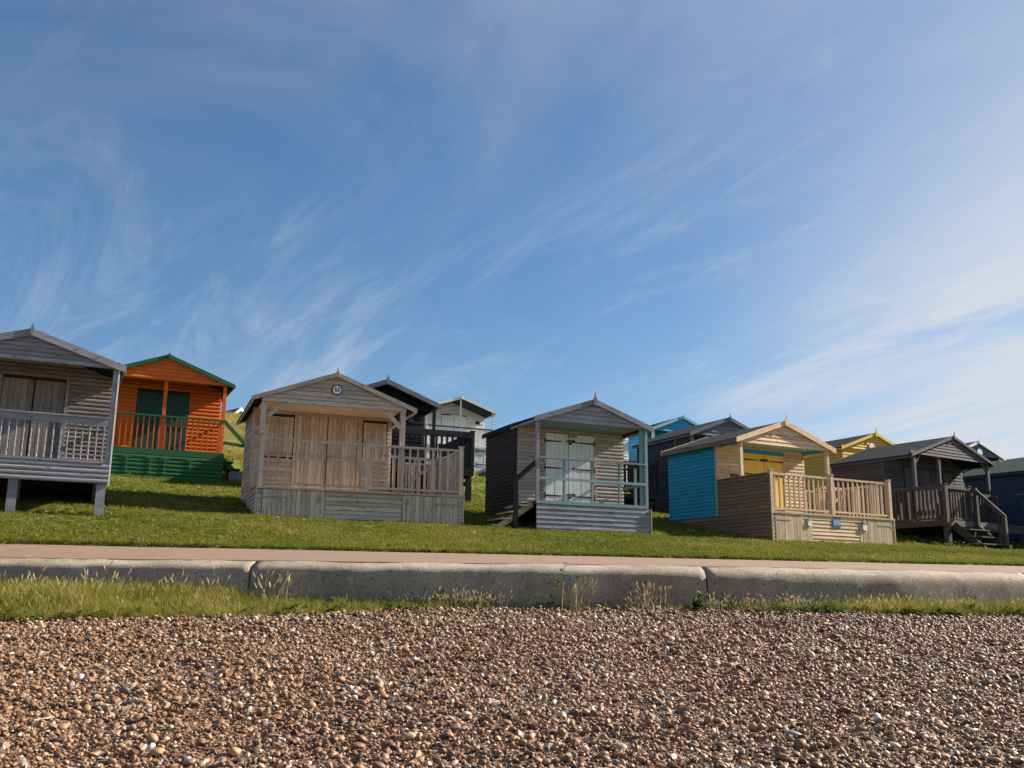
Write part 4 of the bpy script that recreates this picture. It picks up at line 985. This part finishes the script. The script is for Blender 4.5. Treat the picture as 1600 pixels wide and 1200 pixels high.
def ico(sub):
    import bmesh
    bm = bmesh.new(); bmesh.ops.create_icosphere(bm, subdivisions=sub, radius=1)
    v = [p.co.copy() for p in bm.verts]; f = [tuple(q.index for q in k.verts) for k in bm.faces]; bm.free(); return v, f
def pebble_mesh(seed, sub=2, mat='pebble', amp=.28):
    v, f = ico(sub); r = random.Random(seed); sx, sy, sz = r.uniform(.8, 1.25), r.uniform(.65, .95), r.uniform(.42, .72)
    out = []
    for p in v:
        k = 1+amp*mnoise.noise(p*1.1+Vector((seed*3.1, 0, 0)))+.10*mnoise.noise(p*2.6+Vector((0, seed*2.7, 0)))
        out.append((p.x*k*sx, p.y*k*sy, p.z*k*sz))
    return mk_mesh('pebble', out, f, mat, True)
def flint_mesh(seed):
    import bmesh
    r = random.Random(seed); bm = bmesh.new(); sx, sy, sz = r.uniform(.85, 1.3), r.uniform(.6, .95), r.uniform(.35, .7)
    for i in range(16):
        p = Vector((r.gauss(0, 1), r.gauss(0, 1), r.gauss(0, 1))).normalized()*r.uniform(.85, 1.1); bm.verts.new((p.x*sx, p.y*sy, p.z*sz))
    res = bmesh.ops.convex_hull(bm, input=bm.verts[:]); me = bpy.data.meshes.new('flint'); bm.to_mesh(me); bm.free(); set_mat(me, 'pebble'); return me
pebbles = proto_coll('pebble_kind', [pebble_mesh(i) for i in range(4)]+[flint_mesh(i+30) for i in range(8)])
def beach_np(n):
    y = 4.6+(15.2-4.6)*nrs.rand(n*2); x = (nrs.rand(n*2)*2-1)*(.60*y+.9)
    keep = (nrs.rand(n*2) < (.60*y+.9)/10.1); x, y = x[keep], y[keep]
    ok = np.array([b < y_lip(a)-.005 for a, b in zip(x, y)]); return x[ok], y[ok]
def verge_w(x):
    return float(np.interp(x, [-9, -6.5, -3.2, -1, 0, 2.5, 4, 7.5, 10], [2.3, 2.05, 1.2, .5, .14, .22, .42, .45, .5]))
def make_pebbles():
    x, y = beach_np(300000)
    n = len(x); size = np.exp(nrs.normal(math.log(.0098), .48, n)); big = nrs.rand(n) < .03
    size[big] = nrs.uniform(.022, .036, big.sum()); size = np.clip(size, .006, .04)
    d = np.array([y_lip(a)-b for a, b in zip(x, y)]); vw = np.array([verge_w(a) for a in x])
    keep = (d > vw*.8) | (nrs.rand(n) < .35); x, y, size = x[keep], y[keep], size[keep]; n = len(x)
    z = np.array([beach(a, b) for a, b in zip(x, y)])+size*nrs.uniform(-.3, 1.1, n)
    # patches: colour sorts itself into drifts
    drift = np.array([mnoise.noise(Vector((a*.5, b*.9, 3))) for a, b in zip(x, y)])
    tone = np.clip(nrs.beta(1.5, 1.6, n)*.80+.14*drift, .0, .78); sp = nrs.rand(n)
    tone[sp < .10] = nrs.uniform(.78, 1, (sp < .10).sum())
    rot = np.stack([nrs.normal(0, .35, n), nrs.normal(0, .35, n), nrs.uniform(0, 6.28, n)], 1)
    s = size[:, None]*nrs.uniform(.85, 1.15, (n, 3))
    scatter('shingle', np.stack([x, y, z], 1), rot, s, nrs.randint(0, 12, n), tone, pebbles, 'loose brown flint shingle covering the beach', 'shingle')
make_pebbles()

def tuft(seed, nb, h, spread, w, mat, lean=.5, seg=3, head=False):
    r = random.Random(seed); v, f = [], []
    for i in range(nb):
        a = r.uniform(0, 6.283); rr = spread*math.sqrt(r.random()); bx, by = rr*math.cos(a), rr*math.sin(a)
        d = r.uniform(0, 6.283); ln = lean*r.uniform(.2, 1); hh = h*r.uniform(.55, 1.1); t = r.uniform(0, 6.283)
        tx, ty = math.cos(t), math.sin(t); base = len(v)
        for k in range(seg+1):
            q = k/seg; ww = w*(1-q*.85)*.5
            cx = bx+math.cos(d)*ln*hh*q*q; cy = by+math.sin(d)*ln*hh*q*q; cz = hh*(q-.18*ln*q*q)
            v += [(cx-tx*ww, cy-ty*ww, cz), (cx+tx*ww, cy+ty*ww, cz)]
        for k in range(seg): b = base+2*k; f.append((b, b+1, b+3, b+2))
        if head:     # nodding seed head
            cx, cy, cz = v[-1]; hb = len(v); hl = h*.22; hw = w*1.9; ddx, ddy = math.cos(d), math.sin(d)
            for k, wk in ((0, .3), (.35, 1), (.75, .8), (1, .1)):
                px, py, pz = cx+ddx*hl*.45*k, cy+ddy*hl*.45*k, cz+hl*k*.85
                v += [(px-tx*hw*wk, py-ty*hw*wk, pz), (px+tx*hw*wk, py+ty*hw*wk, pz), (px+ty*hw*wk, py-tx*hw*wk, pz), (px-ty*hw*wk, py+tx*hw*wk, pz)]
            for k in range(3):
                b = hb+4*k; f += [(b, b+1, b+5, b+4), (b+2, b+3, b+7, b+6)]
    return mk_mesh('tuft', v, f, mat)
def leafy(seed, n, h, spread, size, mat):
    r = random.Random(seed); v, f = [], []
    for i in range(n):
        a = r.uniform(0, 6.283); rr = spread*math.sqrt(r.random()); c = Vector((rr*math.cos(a), rr*math.sin(a), h*r.uniform(.15, 1)*(1-.4*rr/spread)))
        d = Vector((math.cos(a+r.uniform(-.8, .8)), math.sin(a+r.uniform(-.8, .8)), r.uniform(-.3, .6))).normalized(); sd = d.cross(Z).normalized(); l = size*r.uniform(.6, 1.3); wd = l*.38
        n_ = sd.cross(d)*l*.1; b = len(v)
        v += [c, c+d*l*.35+sd*wd+n_, c+d*l*.75+sd*wd*.7+n_, c+d*l, c+d*l*.75-sd*wd*.7+n_, c+d*l*.35-sd*wd+n_]
        f += [(b, b+1, b+2, b+3), (b, b+3, b+4, b+5)]
    return mk_mesh('leafy', v, f, mat)
def arr(n, tilt=.12):
    return np.stack([nrs.normal(0, tilt, n), nrs.normal(0, tilt, n), nrs.uniform(0, 6.28, n)], 1)

lawn_k = proto_coll('lawn_tuft', [tuft(i, 12, .055, .06, .007, 'lawn_blade', .9, 2) for i in range(6)]+[leafy(40+i, 10, .04, .07, .035, 'lawn_blade') for i in range(2)])
def make_lawn():
    P = []; T = []; Sc = []
    def field(n, d0, d1, sc):
        c = 0
        while c < n:
            x = nrs.uniform(-14, 24); e = y_edge(x); y = e+nrs.uniform(d0, d1)
            if abs(x) > .60*y+.8: continue
            c += 1
            q = mnoise.noise(Vector((x*.45, y*.45, 1)))+.6*mnoise.noise(Vector((x*1.6, y*1.6, 5)))
            dry = mnoise.noise(Vector((x*.22, y*.5, 17)))
            P.append((x, y, ground(x, y)-.006)); T.append(cl(.40+.30*q+.28*dry+nrs.normal(0, .13), 0, 1)); Sc.append(sc*nrs.uniform(.6, 1.35)*(1+.35*q))
    field(5000, -.07, .12, .9); field(52000, -.02, 5.5, 1.0); field(34000, 5.5, 13, 1.25); field(16000, 13, 30, 1.9)
    n = len(P); s = np.array(Sc)[:, None]*np.ones((n, 3)); var = np.where(nrs.rand(n) < .86, nrs.randint(0, 6, n), nrs.randint(6, 8, n))
    scatter('lawn_grass', np.array(P), arr(n), s, var, np.array(T), lawn_k, 'short mown grass covering the slope around the huts', 'grass')
make_lawn()
def make_flowers():
    v = [(0, 0, .06)]+[(.008*math.cos(i*math.pi/4), .008*math.sin(i*math.pi/4), .064) for i in range(8)]
    me = mk_mesh('daisy', v, [(0, 1+i, 1+(i+1) % 8) for i in range(8)], 'plaque_white'); k = proto_coll('daisy_kind', [me])
    P = []
    while len(P) < 420:
        x = nrs.uniform(-10, 18); y = y_edge(x)+nrs.uniform(.1, 6)
        if mnoise.noise(Vector((x*.35, y*.5, 8))) > -.05 and abs(x) < .6*y: P.append((x, y, ground(x, y)))
    n = len(P); scatter('daisies', np.array(P), arr(n, .5), nrs.uniform(.7, 1.3, n)[:, None]*np.ones((n, 3)), np.zeros(n), np.zeros(n), k, 'tiny white daisies dotted over the mown grass', 'flowers')
make_flowers()

verge_k = proto_coll('verge_tuft', [tuft(60+i, 11, .20, .06, .007, 'verge_blade', .6, 3) for i in range(6)])
straw_k = proto_coll('straw_tuft', [tuft(80+i, 5, .24, .05, .003, 'straw', .45, 3, True) for i in range(5)])
weed_k = proto_coll('weed_clump', [leafy(90+i, 26, .10, .10, .06, 'weed_leaf') for i in range(4)])
def make_verge():
    P, T, Sc = [], [], []; P2, T2, S2 = [], [], []; P3, T3, S3 = [], [], []
    for i in range(42000):
        x = nrs.uniform(-10, 11); w = verge_w(x); d = w*nrs.rand()**.9
        dens = float(np.interp(x, [-10, -4.5, -2.4, -.8, 0, .6, 2.3, 3.2, 4.6, 11], [1, 1, .75, .5, .16, .10, .16, .5, .9, .9]))*w/2.05
        if nrs.rand() > max(dens, .07*dens+.02): continue
        y = y_lip(x)-.015-d; edge = d/w; q = mnoise.noise(Vector((x*.9, y*1.2, 4)))
        tall = float(np.interp(x, [-10, -5, -3, -1, 0, 3.5, 5.2, 7, 11], [1.75, 1.5, .85, .7, .6, .7, 1.1, .95, .95]))
        hgt = tall*(1-.55*edge**2)*(1+.35*q)*nrs.uniform(.6, 1.25)
        P.append((x, y, beach(x, y)-.01)); T.append(cl(.40+.30*q+.18*edge+nrs.normal(0, .16), 0, 1)); Sc.append(hgt)
        if nrs.rand() < (.016 if x < -2 else .05): P2.append((x, y, beach(x, y)-.01)); T2.append(nrs.rand()); S2.append(hgt*nrs.uniform(.8, 1.2))
        if nrs.rand() < (.10 if x > 2.2 else .03): P3.append((x, y, beach(x, y)-.01)); T3.append(nrs.rand()); S3.append(nrs.uniform(.5, 1.2))
    for cx, k in ((-.55, 16), (-.25, 10), (-.95, 8), (2.75, 14), (3.2, 12), (3.7, 14), (1.6, 6)):      # straw heads along the foot of the wall
        for i in range(k):
            x = cx+nrs.normal(0, .14); y = y_lip(x)-.16-abs(nrs.normal(0, .10)); P2.append((x, y, beach(x, y)-.01)); T2.append(nrs.rand()); S2.append(nrs.uniform(.55, .95))
    for (pp, tt, ss, kk, nm, nv, lb) in ((P, T, Sc, verge_k, 'verge_grass', 6, 'long rough grass along the foot of the sea wall'), (P2, T2, S2, straw_k, 'straw_grass', 5, 'dry straw seed heads among the grass below the wall'),
                                        (P3, T3, S3, weed_k, 'low_weeds', 4, 'low broadleaf weeds along the foot of the wall')):
        n = len(pp); scatter(nm, np.array(pp), arr(n, .15), np.array(ss)[:, None]*np.ones((n, 3)), nrs.randint(0, nv, n), np.array(tt), kk, lb, 'grass' if 'grass' in nm else 'weeds')
    # leafy weeds in the shade of the dark stilted hut
    P3, S3 = [], []
    for i in range(150):
        a, b = nrs.uniform(-.8, 3.2), nrs.uniform(-.75, 1.2); x = 12.32+a*math.cos(rad(33))-b*math.sin(rad(33)); y = 28+a*math.sin(rad(33))+b*math.cos(rad(33))
        P3.append((x, y, ground(x, y)-.01)); S3.append(nrs.uniform(.8, 1.8))
    n = len(P3); scatter('shade_weeds', np.array(P3), arr(n, .15), np.array(S3)[:, None]*np.ones((n, 3)), nrs.randint(0, 4, n), nrs.rand(n), weed_k, 'leafy weeds growing around the posts of the dark stilted hut', 'weeds')
    # rough uncut grass on the hill behind
    P, T, Sc = [], [], []
    for i in range(60000):
        x = nrs.uniform(-26, 2); y = y_hut(x)+nrs.uniform(13, 34)
        if abs(x+.285*y) > .05*y: continue
        P.append((x, y, ground(x, y)-.02)); T.append(cl(.85+.35*mnoise.noise(Vector((x*.3, y*.3, 2)))+nrs.normal(0, .15), 0, 1)); Sc.append(nrs.uniform(.7, 1.5))
    n = len(P); scatter('hill_grass', np.array(P), arr(n, .15), np.array(Sc)[:, None]*np.ones((n, 3)), nrs.randint(0, 6, n), np.array(T), verge_k, 'rough uncut grass on the hill behind the huts', 'grass')
make_verge()

# ------------------------------------------------------------------ single plants, stones and driftwood
def tube(pts, r0, r1, k=5):
    v, f = [], []
    for i, p in enumerate(pts):
        t = i/(len(pts)-1); r = r0+(r1-r0)*t
        for j in range(k): a = 2*math.pi*j/k; v.append((p[0]+r*math.cos(a), p[1]+r*math.sin(a), p[2]))
    for i in range(len(pts)-1):
        for j in range(k): a = i*k+j; b = i*k+(j+1) % k; f.append((a, b, b+k, a+k))
    return v, f
def leaf_cloud(seed, pts, size, n, flat=.4):
    r = random.Random(seed); v, f = [], []
    for i in range(n):
        c = Vector(r.choice(pts))+Vector((r.gauss(0, .012), r.gauss(0, .012), r.gauss(0, .012)))
        a = r.uniform(0, 6.283); d = Vector((math.cos(a), math.sin(a), r.uniform(-flat, .7))).normalized(); sd = d.cross(Z).normalized(); l = size*r.uniform(.5, 1.2); w = l*.36; b = len(v)
        v += [c, c+d*l*.4+sd*w, c+d*l*.8+sd*w*.6, c+d*l, c+d*l*.8-sd*w*.6, c+d*l*.4-sd*w]; f += [(b, b+1, b+2, b+3), (b, b+3, b+4, b+5)]
    return v, f
def weed(label, x, off, hgt, lean, nleaf, size, seed, stems=1):
    y = y_lip(x)-off; t = Thing('weed_plant', label, 'weed', (x, y, beach(x, y)-.01), 0)
    allp = []; r = random.Random(seed)
    for k in range(stems):
        a = r.uniform(0, 6.28); sx = lean+(.35*hgt*math.cos(a) if stems > 1 else 0); sy = .05+(.2*hgt*math.sin(a) if stems > 1 else 0); hh = hgt*(1 if k == 0 else r.uniform(.5, .95))
        pts = [(sx*q**1.4, -sy*q, hh*q) for q in [i/7 for i in range(8)]]; allp += pts[1:]
        v, f = tube(pts, .006, .002); t.add('stem', mk_mesh('stem', v, f, 'stem_solid'))
    v, f = leaf_cloud(seed, allp, size, nleaf); t.add('leaves', mk_mesh('leaves', v, f, 'weed_leaf_solid'))
weed('tall leaning weed climbing the face of the sea wall', .52, .06, .56, .20, 90, .05, 5)
weed('dark low weed mound against the wall, beside the straw heads left of centre', -.92, .06, .22, .03, 150, .05, 6, 5)
weed('bright green bushy weed beside the slanted wall joint', 2.38, .16, .22, .04, 240, .055, 8, 7)
weed('small yellow-green weed on the shingle right of the straw clumps', 1.75, .75, .09, .02, 50, .03, 9, 3)
def clump(label, x, off, n, h, seed, kind='straw_solid'):
    y = y_lip(x)-off; t = Thing('grass_clump', label, 'grass', (x, y, beach(x, y)-.01), 0, group='straw coloured grass clumps against the sea wall')
    me = tuft(seed, n, h, .19, .006, kind, .55, 4, True); me.name = 'stalks'; t.add('stalks', me)
    me = tuft(seed+1, n, h*.5, .15, .008, 'stem_solid', .6, 3); me.name = 'blades'; t.add('blades', me)
clump('tall straw seed-head clump right of the leaning weed', .82, .22, 20, .38, 21)
clump('straw seed-head clump midway between the leaning weed and slanted joint', 1.80, .22, 20, .31, 23)
clump('pale straw clump near the wall joint on the left', -3.0, .25, 26, .42, 25)
STONES = 0
def stone(label, px, py, size, col, seed, flat=.6):
    """px, py: position on the beach in metres"""
    m = plain('stone_%d' % seed, col, .6, 0, .25, 9)
    me = pebble_mesh(seed, 3, 'stone_%d' % seed, .22); me.name = 'beach_stone'
    ob = top('beach_stone', me, label, 'stone', 'larger stones lying on the shingle', loc=(px, py, beach(px, py)+size*.35+.012), rot=(.1, .15, seed*1.3))
    ob.scale = (size, size, size*flat/.6)
BEACH_POS = {}
def on_beach(u, v):
    """beach point seen at photo fraction; solved once on the tilted beach plane"""
    d = fw*1540+rt*(u-800)+up*(600-v); t = .001
    for i in range(4000):
        p = Vector((0, 0, 1.6))+d*t
        if p.z < beach(p.x, p.y): break
        t += .00001
    return p.x, p.y
for lb, u, v, s, c, sd in (
    ('large round tan stone in the left foreground, paired with a grey one', 258, 1108, .036, (.36, .23, .13), 101),
    ('grey-brown stone beside the large round tan stone', 231, 1108, .030, (.27, .22, .17), 102),
    ('big tan stone at the bottom edge left of centre', 366, 1184, .045, (.38, .24, .13), 103),
    ('ochre stone near the bottom left beside a small white one', 245, 1182, .036, (.40, .25, .13), 104),
    ('small white stone touching the ochre stone', 237, 1171, .024, (.58, .55, .50), 105),
    ('blue-grey stone alone in the right foreground', 1241, 1153, .036, (.20, .22, .26), 106),
    ('pale oval stone near the right edge of the beach', 1550, 1057, .040, (.44, .36, .27), 107),
    ('pale tan stone in the foreground below the centre', 640, 1158, .040, (.42, .29, .18), 108),
    ('white stone in the left middle of the shingle', 180, 1078, .026, (.60, .57, .52), 109),
    ('dark brown stone on the far shingle at left', 140, 1027, .045, (.07, .05, .038), 110),
    ('angular tan stone at bottom right of centre', 968, 1175, .040, (.36, .29, .20), 111),
    ('white shell-like stone in the right foreground', 1446, 1157, .024, (.66, .66, .64), 112)):
    x, y = on_beach(u, v); stone(lb, x, y, s, c, sd)
x, y = on_beach(66, 1133)
v, f = tube([(-.09, 0, 0), (-.03, .004, 0), (.03, -.003, 0), (.09, .006, 0)], .008, .006, 6)
v = [(a, (b*math.cos(0)), c) for a, b, c in v]
v2 = []
for i, p in enumerate([(-.055, 0), (-.02, .003), (.02, -.002), (.055, .004)]):
    for j in range(6): an = 2*math.pi*j/6; r = .007-.0006*i; v2.append((p[0], p[1]+r*math.cos(an), r*math.sin(an)))
top('driftwood_stick', mk_mesh('driftwood_stick', v2, f, 'driftwood'), 'short pale driftwood stick on the shingle at lower left', 'stick', loc=(x, y, beach(x, y)+.035), rot=(0, -.12, .7))
